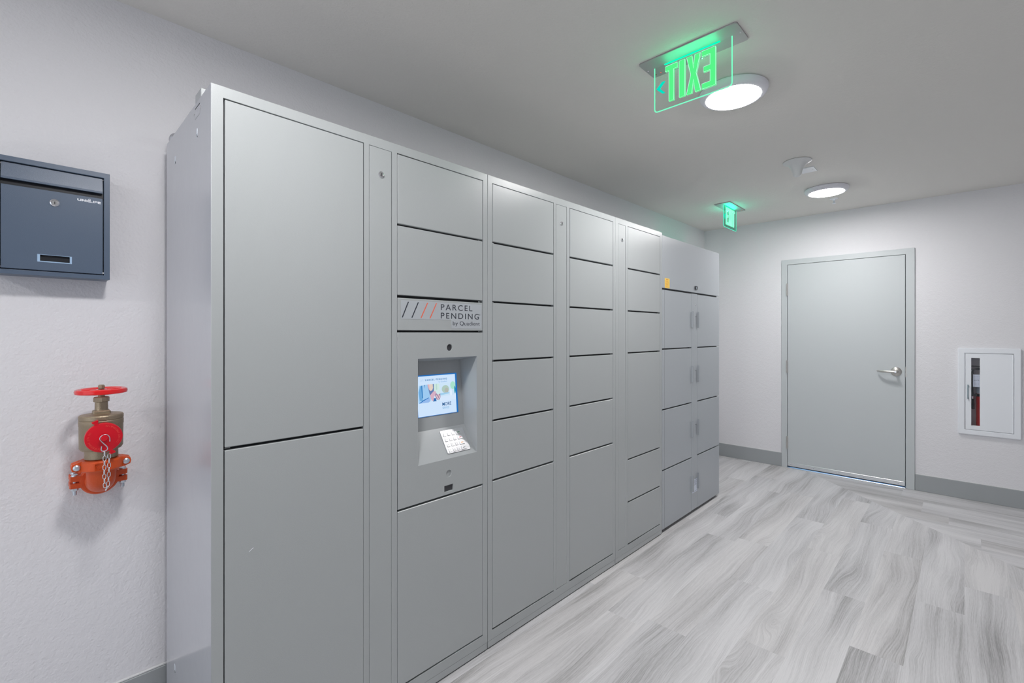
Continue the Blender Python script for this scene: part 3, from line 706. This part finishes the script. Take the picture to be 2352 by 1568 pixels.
# ---- unit 3
t3 = thing('parcel_locker', 'narrow grey parcel locker with a single column of six doors, second from the far end', 'locker', (-1.75, 2.655, 0), 'grey parcel lockers along the wall')
locker_body(t3, 2.364, 2.946, [(2.395, 2.478, 0.073, 1.9925), (2.503, 2.9195, *hz_)])
column(t3, 2.503, 2.9195, [1.995, 1.739, 1.483, 1.229, 0.585, 0.328], 0.072)
filler(t3, 2.395, 2.478)
# latch pins shown at the seams' ends
def pins(t, y, zs):
    for z in zs:
        bm = B(); cyl(bm, 0.0022, 0, 0.014, (FXP - 0.012, y, z), 'Y', 8); obj('hinge_pin', bm, M['steel'], t)
pins(t1, 1.306, [1.7389, 1.4815, 1.3558, 0.7115]); pins(t1, 0.370, [1.0305])
pins(t2, 1.383, ZT[1:]); pins(t2, 2.322, ZT[1:]); pins(t3, 2.902, [1.739, 1.483, 1.229, 0.585, 0.328])

# ---- unit 4: different maker
t4 = thing('storage_locker', 'bluish grey double locker at the far end of the row, with small pull tabs', 'locker', (-1.75, 3.46, 0))
y0, y1 = 2.951, 3.968; xf4 = FXP - 0.002
boxo('carcass', (-2.05, xf4 - 0.022, y0, y1, 0.022, 2.010), M['locker_cool'], t4, b=0.001)
boxo('inner_panel', (xf4 - 0.022, xf4 - 0.0205, y0 + 0.006, y1 - 0.004, 0.024, 2.006), M['black'], t4)
boxo('toe_plate', (-2.03, xf4 - 0.030, y0 + 0.01, y1 - 0.01, 0.0, 0.021), M['black'], t4)  # coloured black to stand in for the shadow gap at the floor
td = boxo('top_door', (xf4 - 0.020, xf4, y0 + 0.002, y1 - 0.001, 1.655, 2.010), M['locker_cool'], t4, b=0.0015)
boxo('post', (xf4 - 0.020, xf4, 3.4255, 3.5265, 0.026, 1.6455), M['locker_cool'], t4, b=0.001)
post = t4.children[-1] if t4.children else None
for o_ in t4.children:
    if o_.name.startswith('post'): post = o_
lock(post, 3.494, 1.563, xf4, 0.008)
Z4 = [(1.2455, 1.6430), (0.8360, 1.2370), (0.4265, 0.8270), (0.024, 0.4175)]
for i, (a, b) in enumerate(Z4):
    for sd, (ya_, yb_) in enumerate(((y0 + 0.003, 3.4225), (3.5295, y1 - 0.001))):
        d = boxo('door', (xf4 - 0.020, xf4, ya_, yb_, a, b), M['locker_cool'], t4, b=0.0015)
        if sd == 0:
            bm = B(); box(bm, xf4, xf4 + 0.0004, ya_ + 0.034, ya_ + 0.0345, a + 0.002, b - 0.002); obj('bend_line', bm, M['locker_gap'], d)
        zc = 1.451 - 0.4075 * i; h = 0.060
        bm = B()
        if sd == 0:
            box(bm, xf4, xf4 + 0.015, yb_ - 0.0035, yb_ - 0.0015, zc - h, zc + h, b=0.0006); box(bm, xf4 + 0.0135, xf4 + 0.015, yb_ - 0.0035, yb_ + 0.012, zc - h, zc + h, b=0.0004)
            box(bm, xf4, xf4 + 0.0015, yb_ - 0.030, yb_ - 0.002, zc - h, zc + h, b=0.0005)
        else:
            box(bm, xf4, xf4 + 0.015, ya_ + 0.0015, ya_ + 0.0035, zc - h, zc + h, b=0.0006); box(bm, xf4 + 0.0135, xf4 + 0.015, ya_ - 0.006, ya_ + 0.0035, zc - h, zc + h, b=0.0004)
            box(bm, xf4, xf4 + 0.0015, ya_ + 0.002, ya_ + 0.030, zc - h, zc + h, b=0.0005)
        obj('handle', bm, M['locker_cool'], d)
    for yy in (3.462, 3.502):
        bm = B(); cyl(bm, 0.0032, -0.001, 0.001, (xf4, yy, 1.474 - 0.4075 * i), 'X', 12); obj('screw', bm, M['darkglass'], post)
bm = B(); plate(bm, FX(xf4 + 0.010), rect(3.478, 3.512, 1.678, 1.704, 0.006), [rect(3.4825, 3.508, 1.6825, 1.6995, 0.004)], t=0.010, bev=0.001); lt = obj('latch', bm, M['darkglass'], td)
bm = B(); plate(bm, FX(xf4 + 0.006), rect(3.4825, 3.508, 1.6825, 1.6995, 0.004), t=0.006); obj('latch_face', bm, M['zinc'], lt)
st = thing('yellow_sticker', 'yellow printed sticker at the lower left corner of the flip-up locker door', 'sticker', (xf4, 3.02, 1.69))
bm = B(); plate(bm, FX(xf4 + 0.0006), rect(2.990, 3.062, 1.6575, 1.724), t=0.0005); obj('sheet', bm, M['yellow'], st)
bm = B()
for k in range(6): plate(bm, FX(xf4 + 0.0009), rect(2.998, 3.054 - (k % 3) * 0.006, 1.664 + k * 0.0078, 1.6668 + k * 0.0078), t=0.0002)
plate(bm, FX(xf4 + 0.0009), rect(3.010, 3.042, 1.7125, 1.7185), t=0.0002); obj('print', bm, M['amber'], st)
st = thing('paper_label', 'small white printed label near the bottom of the centre post', 'label', (xf4, 3.48, 0.2))
bm = B(); plate(bm, FX(xf4 + 0.0006), rect(3.434, 3.524, 0.152, 0.250), t=0.0005); obj('sheet', bm, M['paper'], st)
bm = B()
for k in range(5): plate(bm, FX(xf4 + 0.0009), rect(3.448, 3.512 - (k % 2) * 0.01, 0.206 + k * 0.0085, 0.2075 + k * 0.0085), t=0.0002)
plate(bm, FX(xf4 + 0.0009), rect(3.440, 3.520, 0.160, 0.1612), t=0.0002); obj('print', bm, M['ink'], st)

# ------------------------------------------------------------------ mailbox
mb = thing('mailbox', 'dark slate blue wall mailbox with flap and key lock', 'mailbox', (XL, 0.05, 1.70))
MY0, MY1, MZ0, MZ1, MX = -0.082, 0.1785, 1.525, 1.8735, -2.0255
boxo('housing', (XL + 0.0005, MX - 0.016, MY0 + 0.001, MY1 - 0.001, MZ0 + 0.0005, MZ1 - 0.001), M['mail'], mb, b=0.001)
bm = B(); plate(bm, FX(MX), rect(MY0, MY1, MZ0, MZ1, 0.0012, 2), [rect(MY0 + 0.0145, MY1 - 0.0145, MZ0 + 0.0135, MZ1 - 0.0155)], t=0.018, bev=0.0006); obj('front_frame', bm, M['mail'], mb)
boxo('shadow_strip', (MX - 0.0175, MX - 0.012, MY0 + 0.013, MY1 - 0.013, 1.789, 1.806), M['mail_dark'], mb)
bm = B(); pr = [(MX - 0.014, 1.8550), (MX - 0.006, 1.8545), (MX + 0.001, 1.812), (MX + 0.001, 1.806), (MX - 0.004, 1.8055), (MX - 0.012, 1.849)]
va = [bm.verts.new((x, MY0 + 0.0172, z)) for x, z in pr]; vb = [bm.verts.new((x, MY1 - 0.0180, z)) for x, z in pr]
n_ = len(pr); bm.faces.new(va); bm.faces.new(list(reversed(vb)))
for i in range(n_): j = (i + 1) % n_; bm.faces.new((va[i], vb[i], vb[j], va[j]))
bmesh.ops.recalc_face_normals(bm, faces=bm.faces); obj('flap', bm, M['mail'], mb)
bm = B(); plate(bm, FX(MX - 0.002), rect(MY0 + 0.0172, MY1 - 0.0175, MZ0 + 0.0170, 1.789), [rect(0.0115, 0.0865, 1.5685, 1.5895)], t=0.012, bev=0.0008); md = obj('door', bm, M['mail'], mb)
bm = B(); lathe(bm, [(0, 0), (0.0105, 0), (0.0112, 0.0025), (0.0085, 0.0045), (0.0078, 0.0035), (0, 0.0035)], (MX - 0.002, 0.0485, 1.7535), 'X', 40); lk = obj('lock', bm, M['steel'], md, 'round chrome lock', smooth=35)
bm = B(); box(bm, MX + 0.0012, MX + 0.0022, 0.0475, 0.0497, 1.749, 1.757); obj('keyhole', bm, M['black'], lk)
boxo('name_window_back', (MX - 0.0135, MX - 0.009, 0.0105, 0.0875, 1.5675, 1.5905), M['mail_dark'], md)
bm = B(); plate(bm, FX(MX - 0.0012), rect(0.0105, 0.0875, 1.5675, 1.5905), [rect(0.0165, 0.0825, 1.5705, 1.5895)], t=0.0008); obj('name_window', bm, mat('clear_plastic_rim', rgb(170, 198, 226), 0.15), md)
bm = B(); F = FX(MX - 0.0019)
# wordmark with a small padlock in its middle
def strokes(bm, pls, x, y, w, h, mx):
    for pl in pls: plate(bm, mx, [(x + a * w, y + b * h) for a, b in pl], t=0.0003)
LZ, LH = 1.7715, 0.0070
U_ = [[(0, 1), (0, .25), (.18, 0), (1, 0), (1, 1), (.72, 1), (.72, .25), (.28, .25), (.28, 1)]]
N_ = [[(0, 0), (0, 1), (.3, 1), (.72, .35), (.72, 1), (1, 1), (1, 0), (.7, 0), (.28, .62), (.28, 0)]]
I1 = [[(0, 0), (1, 0), (1, 1), (0, 1)]]
L_ = [[(0, 0), (1, 0), (1, .22), (.0, .22)]]
F_ = [[(0, 0), (.25, 0), (.25, .38), (.9, .38), (.9, .6), (.25, .6), (.25, .78), (1, .78), (1, 1), (.1, 1), (0, .9)]]
e_ = [[(.2, 0), (1, 0), (1, .22), (.3, .22), (.27, .4), (1, .4), (1, .8), (.8, 1), (.2, 1), (0, .8), (0, .2)]]
sl = lambda p: p
strokes(bm, U_, 0.1000, LZ + 0.0005, 0.0095, LH, F); strokes(bm, N_, 0.1105, LZ + 0.0002, 0.0095, LH, F); strokes(bm, I1, 0.1215, LZ, 0.0022, LH, F)
plate(bm, F, rect(0.1248, 0.1325, LZ - 0.0002, LZ + 0.0062, 0.0018), [rect(0.1262, 0.1279, LZ + 0.0016, LZ + 0.0044), rect(0.1294, 0.1311, LZ + 0.0016, LZ + 0.0044)], t=0.0003)
plate(bm, F, circ(0.1287, LZ + 0.0082, 0.0028, 18), [circ(0.1287, LZ + 0.0082, 0.0015, 14)], t=0.0003)
strokes(bm, L_, 0.1315, LZ - 0.0004, 0.0052, LH, F); strokes(bm, I1, 0.1372, LZ - 0.0002, 0.0022, LH, F)
strokes(bm, F_, 0.1406, LZ - 0.0003, 0.0072, LH, F); strokes(bm, e_, 0.1482, LZ - 0.0005, 0.0080, LH, F)
obj('lettering', bm, M['white'], md)
for z in (1.8505, 1.546):
    for y in (MY1 - 0.0162, MY0 + 0.0158):
        bm = B(); cyl(bm, 0.0014, -0.003, 0.003, (MX - 0.006, y, z), 'Y', 10); obj('hinge_pin', bm, M['steel'], mb)

# ------------------------------------------------------------------ hose valve
vx, vy = -1.960, 0.1525
va_ = thing('fire_hose_valve', 'bronze fire hose valve with red handwheel and orange couplings on the left wall', 'valve', (vx, vy, 0.84))
O = (vx, vy, 0)
bm = B(); lathe(bm, [(0.036, 0.955), (0.041, 0.958), (0.041, 0.984), (0.049, 0.985), (0.0530, 0.992), (0.0535, 1.060), (0.0545, 1.062), (0.0545, 1.076), (0.0530, 1.078), (0.0545, 1.080), (0.0545, 1.090), (0.052, 1.0935), (0.030, 1.097), (0, 1.098)], O, 'Z', 72)
cyl(bm, 0.036, 0.0, 0.062, (vx, vy, 1.030), 'X', 48)
box(bm, vx - 0.022, vx + 0.022, vy - 0.021, vy + 0.021, 1.094, 1.1065, b=0.003)
lathe(bm, [(0.0185, 1.104), (0.0162, 1.110), (0.0158, 1.134)], O, 'Z', 40)
body = obj('valve_body', bm, M['bronze'], va_, smooth=35)
bm = B(); lathe(bm, [(0.0165, 1.132), (0.0195, 1.1335), (0.0195, 1.146), (0.0170, 1.1485), (0.009, 1.149)], O, 'Z', 8); obj('packing_nut', bm, M['bronze'], body)
bm = B(); cyl(bm, 0.0085, 1.146, 1.160, O, 'Z', 20); cyl(bm, 0.006, 1.158, 1.176, O, 'Z', 16)
lathe(bm, [(0.0085, 1.1745), (0.0092, 1.176), (0.0092, 1.183), (0.0070, 1.186), (0, 1.1865)], O, 'Z', 6); obj('stem', bm, M['bronze'], body)
bm = B(); RW = 0.0585
lathe(bm, [(RW, 1.1745), (RW + 0.0045, 1.1725), (RW + 0.0062, 1.1670), (RW + 0.0050, 1.1605), (RW, 1.1585), (RW - 0.007, 1.1600), (RW - 0.0115, 1.1660), (RW - 0.0105, 1.1710), (RW - 0.006, 1.1738), (RW, 1.1745)], O, 'Z', 80, caps=False)
lathe(bm, [(0.0, 1.170), (0.016, 1.170), (0.019, 1.166), (0.019, 1.160), (0, 1.159)], O, 'Z', 40)
for k in range(5):
    a = 2 * PI * k / 5 + 0.5; c, s_ = math.cos(a), math.sin(a)
    tube(bm, [(vx + 0.014 * c, vy + 0.014 * s_, 1.165), (vx + 0.052 * c, vy + 0.052 * s_, 1.167)], [0.0075, 0.006], 10)
lathe(bm, [(0.010, 1.1715), (0.014, 1.1712), (0.014, 1.170)], O, 'Z', 24)
hw = obj('handwheel', bm, M['red'], va_, 'glossy red handwheel', smooth=45)
bm = B(); lathe(bm, [(0.0085, 1.1705), (0.0135, 1.1708), (0.0135, 1.1722), (0.0085, 1.1728)], O, 'Z', 28, caps=False); obj('washer', bm, M['steel'], hw, smooth=40)
# cap
cx_, cz_ = vx + 0.060, 1.030; CO = (cx_, vy, cz_)
bm = B(); lathe(bm, [(0.0400, -0.004), (0.0445, 0.0), (0.0450, 0.010), (0.0440, 0.0135), (0.0415, 0.0145), (0, 0.0150)], CO, 'X', 80)
for ang in (112, 292):
    a = R(ang); M2 = Matrix.Translation((cx_ + 0.0145, vy, cz_)) @ FX(0) @ Matrix.Rotation(a - PI / 2, 4, 'Z')
    plate(bm, M2, [(-0.0045, 0.040), (0.0045, 0.040), (0.0042, 0.0475), (0.0075, 0.051), (0.0078, 0.0560), (-0.0078, 0.0560), (-0.0075, 0.051), (-0.0042, 0.0475)], t=0.0125, bev=0.0006)
lathe(bm, [(0.0055, 0.0), (0.0055, 0.012), (0.0078, 0.0125), (0.0082, 0.0165), (0.0070, 0.0185), (0, 0.0190)], (cx_ + 0.015, vy, cz_), 'X', 28)
cap = obj('hose_cap', bm, M['redcap'], va_, 'round red cap with two lugs', smooth=40)
bm = B()
def arc_text(bm, s, a0, a1, r, h):
    n = len(s)
    for i, ch in enumerate(s):
        if ch == ' ': continue
        a = R(a0 + (a1 - a0) * i / (n - 1))
        # letters stand with their feet towards the rim, read anticlockwise
        mx = Matrix.Translation((cx_ + 0.0147, vy, cz_)) @ FX(0) @ Matrix.Rotation(a, 4, 'Z') @ Matrix.Translation((r, 0, 0)) @ Matrix.Rotation(PI / 2, 4, 'Z')
        w2 = h * (0.08 if ch == 'I' else 0.42); text(bm, mx, ch, -w2, w2, 0, h, 0.0, 0.0006)
arc_text(bm, 'DO NOT PRESSURIZE', 152, 262, 0.0385, 0.0052)
arc_text(bm, 'DO NOT PRESSURIZE', -28, 82, 0.0385, 0.0052)
obj('lettering', bm, mat('red_raised_lettering', rgb(238, 72, 66), 0.35), cap)
# s-hook and chain
xc = cx_ + 0.0290
hy, hzz = vy, cz_
bm = B(); tube(bm, spl([(xc, hy + .0125, hzz - .011), (xc, hy + .0115, hzz + .002), (xc, hy + .005, hzz + .0105), (xc, hy - .005, hzz + .0095), (xc, hy - .0105, hzz), (xc, hy - .004, hzz - .012), (xc, hy + .006, hzz - .026), (xc, hy + .0065, hzz - .035), (xc, hy, hzz - .0385), (xc, hy - .0068, hzz - .035), (xc, hy - .0065, hzz - .023)]), 0.0014, 8)
obj('s_hook', bm, M['zinc'], cap, smooth=60)
def link(bm, c, d, nrm, L=0.0165, w=0.0090, r=0.00115):
    d = Vector(d).normalized(); n = Vector(nrm); n = (n - d * n.dot(d)).normalized(); pts = []
    hw_ = w / 2 - r; hl = L / 2 - hw_ - r
    for k in range(9): a = PI * k / 8; pts.append(Vector(c) + d * (hl + hw_ * math.sin(a)) + n * (hw_ * math.cos(a)))
    for k in range(9): a = PI * k / 8; pts.append(Vector(c) - d * (hl + hw_ * math.sin(a)) - n * (hw_ * math.cos(a)))
    tube(bm, pts, r, 6, closed=True)
bm = B()
path = spl([(xc, hy + 0.0005, hzz - .040), (xc - .001, hy + .0003, hzz - .075), (xc - .002, hy - .0002, hzz - .11), (xc - .003, hy + .001, hzz - .142), (xc - .003, hy + .0045, hzz - .1545), (xc - .004, hy + .0085, hzz - .142), (xc - .005, hy + .0105, hzz - .11), (xc - .007, hy + .0115, hzz - .075), (xc - .009, hy + .0118, hzz - .052)], 12)
# walk the path at the link pitch
pitch = 0.0138; acc = 0; nxt = pitch / 2; k = 0
for a, b in zip(path, path[1:]):
    d = (b - a).length
    while acc + d >= nxt:
        p = a + (b - a) * ((nxt - acc) / d); link(bm, p, b - a, (0, 1, 0) if k % 2 else (1, 0.15, 0)); k += 1; nxt += pitch
    acc += d
obj('chain', bm, M['steel'], va_, smooth=60)
# grooved couplings
def coupling(origin, axis_mx, ear_dir, name, dia=0.050, wdt=0.036, bolt_half=0.020):
    """ring around local z, ears along local x, bolts along local y"""
    bm = B(); t = bmesh.new()
    tmp = B(); lathe(tmp, [(dia - 0.010, -wdt / 2), (dia, -wdt / 2 + 0.001), (dia + 0.004, -wdt / 2 + 0.006), (dia + 0.004, wdt / 2 - 0.006), (dia, wdt / 2 - 0.001), (dia - 0.010, wdt / 2)], (0, 0, 0), 'Z', 64)
    # ears: two tapering pads per side, one each side of the split
    for sx in (-1, 1):
        for sy in (-1, 1):
            ol = [(sx * 0.030, -wdt / 2), (sx * 0.030, wdt / 2), (sx * 0.052, wdt / 2 - 0.002), (sx * 0.0690, 0.010), (sx * 0.0715, 0.0), (sx * 0.0690, -0.010), (sx * 0.052, -wdt / 2 + 0.002)]
            if sx < 0: ol = ol[::-1]
            # plate lies in local x-z, thickness along y
            mx = Matrix(((1, 0, 0, 0), (0, 0, sy, sy * (bolt_half)), (0, 1, 0, 0), (0, 0, 0, 1)))
            plate(tmp, mx, ol, t=bolt_half - 0.003, bev=0.0012)
    # raised panel on the front of the housing
    for sy in (-1, 1):
        a_ = []
        for sgn, zz in ((1, -wdt / 2 + 0.007), (-1, wdt / 2 - 0.007)): pass
    tmp.transform(axis_mx); append(bm, tmp)
    bm.transform(Matrix.Translation(origin)); c = obj(name, bm, M['orange'], va_, smooth=35)
    for sx in (-1, 1):
        b = B()
        lathe(b, [(0, bolt_half + 0.0075), (0.004, bolt_half + 0.0070), (0.0085, bolt_half + 0.0040), (0.0097, bolt_half)], (0, 0, 0), 'Z', 28)
        cyl(b, 0.0048, -bolt_half - 0.022, bolt_half, (0, 0, 0), 'Z', 16)
        for q in range(14): cyl(b, 0.0052, -bolt_half - 0.021 + q * 0.0011, -bolt_half - 0.0205 + q * 0.0011, (0, 0, 0), 'Z', 14)
        lathe(b, [(0.0085, -bolt_half - 0.008), (0.0092, -bolt_half - 0.007), (0.0092, -bolt_half)], (0, 0, 0), 'Z', 6)
        b.transform(Matrix.Translation((sx * 0.0585, 0, 0)) @ Matrix.Rotation(-PI / 2, 4, 'X'))
        b.transform(axis_mx); b.transform(Matrix.Translation(origin)); obj('bolt', b, M['zinc'], c, smooth=35)
    return c
# horizontal coupling: ring around world Z, ears along world Y, bolts along world X with heads to the room
A1 = Matrix(((0, 1, 0, 0), (-1, 0, 0, 0), (0, 0, 1, 0), (0, 0, 0, 1)))
c1 = coupling((vx, vy, 0.938), A1, None, 'upper_coupling')
bm = B(); F = FX(vx + 0.0548, vy, 0.938)
plate(bm, F, rect(-0.020, 0.020, -0.011, 0.011, 0.001), [rect(-0.0185, 0.0185, -0.0095, 0.0095, 0.001)], t=0.004)
plate(bm, F, circ(-0.012, 0.003, 0.0042, 20), [circ(-0.012, 0.003, 0.0033, 18)], t=0.004)
text(bm, F @ Matrix.Translation((0, 0, -0.001)), 'S/3 S', 0.0, 0.017, 0.0005, 0.0065, 0, 0.0010); text(bm, F @ Matrix.Translation((0, 0, -0.001)), 'GKS-2.5', -0.017, 0.010, -0.0085, 0.0055, 0, 0.0010)
obj('cast_lettering', bm, M['orange'], c1)
# elbow from down to the wall
bm = B(); pts = [(vx, vy, 0.955), (vx, vy, 0.925)] + [(vx - 0.046 + 0.046 * math.cos(R(a)), vy, 0.921 - 0.046 * math.sin(R(a))) for a in range(0, 91, 9)] + [(XL + 0.012, vy, 0.875)]
tube(bm, pts, 0.0365, 40); obj('elbow', bm, M['orange'], va_, smooth=50)
# wall-side couplings: ring around world X, ears along Y, bolts along Z
A2 = Matrix(((0, 0, 1, 0), (-1, 0, 0, 0), (0, 1, 0, 0), (0, 0, 0, 1)))
A2 = Matrix(((0, 0, 1, 0), (1, 0, 0, 0), (0, 1, 0, 0), (0, 0, 0, 1)))
coupling((-2.028, vy, 0.876), A2, None, 'wall_coupling', 0.045, 0.030, 0.019)
coupling((-2.066, vy, 0.876), A2, None, 'wall_coupling', 0.045, 0.030, 0.019)
bm = B(); cyl(bm, 0.037, 0.0, 0.05, (XL, vy, 0.876), 'X', 40); obj('pipe', bm, M['orange'], va_, smooth=40)
# rough plaster patch round the pipe
bm = B(); rr = random.Random(3); n1, n2 = 60, 7
rings = []
for j in range(n2 + 1):
    f = j / n2; rad = 0.04 + 0.085 * f
    rings.append([bm.verts.new((XL - 0.0005 + (0.0055 * math.sin(PI * min(1, f * 1.02)) * (0.55 + 0.45 * rr.random()) if 0 < j < n2 else (0.003 if j == 0 else 0)), vy + (rad * (1 + 0.06 * rr.random())) * math.cos(2 * PI * i / n1), 0.885 + rad * 1.15 * (1 + 0.05 * rr.random()) * math.sin(2 * PI * i / n1))) for i in range(n1)])
for a, b in zip(rings, rings[1:]):
    for i in range(n1): j = (i + 1) % n1; bm.faces.new((a[i], a[j], b[j], b[i]))
bmesh.ops.recalc_face_normals(bm, faces=bm.faces)
struct('wall_patch', bm, M['wall'], smooth=80)

# ------------------------------------------------------------------ fire extinguisher cabinet
fc = thing('fire_extinguisher_cabinet', 'white recessed fire extinguisher cabinet with a narrow window, right of the grey door', 'cabinet', (0.138, YF, 0.88))
ex0, ex1, ez0, ez1 = -0.0385, 0.315, 0.529, 1.2305
F = FYm(YF - 0.020)
bm = B(); plate(bm, F, rect(ex0, ex1, ez0, ez1, 0.010), [rect(0.004, 0.2725, 0.570, 1.1865)], t=0.020, bev=0.006); obj('frame', bm, M['white'], fc, smooth=30)
bm = B()
for a in ((-0.010, 0.286, YF + 0.128, YF + 0.131, 0.554, 1.202), (-0.010, -0.007, YF - 0.004, YF + 0.13, 0.554, 1.202), (0.283, 0.286, YF - 0.004, YF + 0.13, 0.554, 1.202), (-0.010, 0.286, YF - 0.004, YF + 0.13, 0.554, 0.557), (-0.010, 0.286, YF - 0.004, YF + 0.13, 1.199, 1.202)): box(bm, *a)
obj('tub', bm, M['tub'], fc)
bm = B(); plate(bm, FYm(YF - 0.0195), rect(0.0058, 0.2705, 0.5718, 1.1847), [rect(0.0395, 0.0885, 0.6055, 1.1495)], t=0.016, bev=0.0006); fd = obj('door', bm, M['white'], fc)
bm = B(); plate(bm, FYm(YF - 0.010), rect(0.037, 0.091, 0.603, 1.152), t=0.003); obj('window_pane', bm, M['glass'], fd)
bm = B(); tube(bm, [(0.0205, YF - 0.021, 0.930), (0.0205, YF - 0.046, 0.930), (0.0205, YF - 0.050, 0.924), (0.0205, YF - 0.050, 0.828), (0.0205, YF - 0.046, 0.822), (0.0205, YF - 0.021, 0.822)], 0.0035, 12); obj('handle', bm, mat('grey_pull', rgb(120, 140, 150), 0.4, 0.3), fd, smooth=40)
bm = B(); cyl(bm, 0.0028, 0.575, 1.182, (0.2705, YF - 0.0205, 0), 'Z', 10); obj('hinge', bm, M['white'], fd, smooth=40)
fe = thing('fire_extinguisher', 'red fire extinguisher with black hose and white label inside the wall cabinet', 'extinguisher', (0.124, YF + 0.066, 0.556))
ox, oy = 0.124, YF + 0.066
bm = B(); lathe(bm, [(0.050, 0.5575), (0.056, 0.562), (0.0575, 0.575), (0.0575, 0.945), (0.054, 0.965), (0.042, 0.985), (0.026, 1.000), (0.018, 1.006), (0.018, 1.03)], (ox, oy, 0), 'Z', 48); obj('cylinder', bm, M['extred'], fe, smooth=40)
bm = B(); box(bm, 0.050, 0.118, YF + 0.0035, YF + 0.0045, 0.916, 1.016, b=0.0003); lb = obj('paper_tag', bm, M['paper'], fe, 'white printed paper tag')
bm = B(); lathe(bm, [(0.0581, 0.860), (0.0581, 0.940)], (ox, oy, 0), 'Z', 48, caps=False); obj('instruction_band', bm, mat('grey_instructions', rgb(150, 160, 172), 0.4), fe, 'grey printed band', smooth=40)
bm = B(); rr = random.Random(5)
for k in range(8):
    a = 0.055
    while a < 0.11:
        w = rr.uniform(0.004, 0.012); hh = 0.0028 if k == 4 else 0.0011
        box(bm, a, a + w, YF + 0.0031, YF + 0.0036, 0.925 + k * 0.0105, 0.925 + k * 0.0105 + hh); a += w + 0.003
obj('print', bm, M['ink'], lb)
hx_, hy_ = 0.047, YF + 0.030
bm = B(); tube(bm, spl([(ox - 0.015, oy - 0.020, 1.062), (ox - 0.045, hy_, 1.064), (hx_ + 0.006, hy_, 1.050), (hx_ - 0.002, hy_, 1.01), (hx_ - 0.002, hy_, 0.93), (hx_, hy_, 0.835)]), 0.0065, 14); obj('hose', bm, M['black'], fe, smooth=60)
bm = B(); cyl(bm, 0.0075, 0.817, 0.838, (hx_ + 0.001, hy_, 0), 'Z', 16); obj('nozzle_collar', bm, M['steel'], fe, smooth=40)
bm = B(); lathe(bm, [(0.0085, 0.733), (0.0095, 0.736), (0.0090, 0.816), (0.0075, 0.818)], (hx_ + 0.003, hy_, 0), 'Z', 20); obj('nozzle', bm, M['black'], fe, smooth=40)
bm = B(); lathe(bm, [(0.0590, 0.838), (0.0600, 0.839), (0.0600, 0.857), (0.0590, 0.858)], (ox, oy, 0), 'Z', 40, caps=False); box(bm, hx_ - 0.008, ox - 0.05, hy_ - 0.008, hy_ + 0.012, 0.838, 0.857, b=0.002); obj('hose_strap', bm, M['black'], fe, smooth=40)
bm = B(); cyl(bm, 0.020, 1.02, 1.055, (ox, oy, 0), 'Z', 24, 0.002); box(bm, ox - 0.085, ox + 0.03, oy - 0.01, oy + 0.01, 1.075, 1.083, b=0.002); box(bm, ox - 0.085, ox + 0.02, oy - 0.01, oy + 0.01, 1.050, 1.058, b=0.002)
obj('valve_head', bm, M['black'], fe, smooth=40)
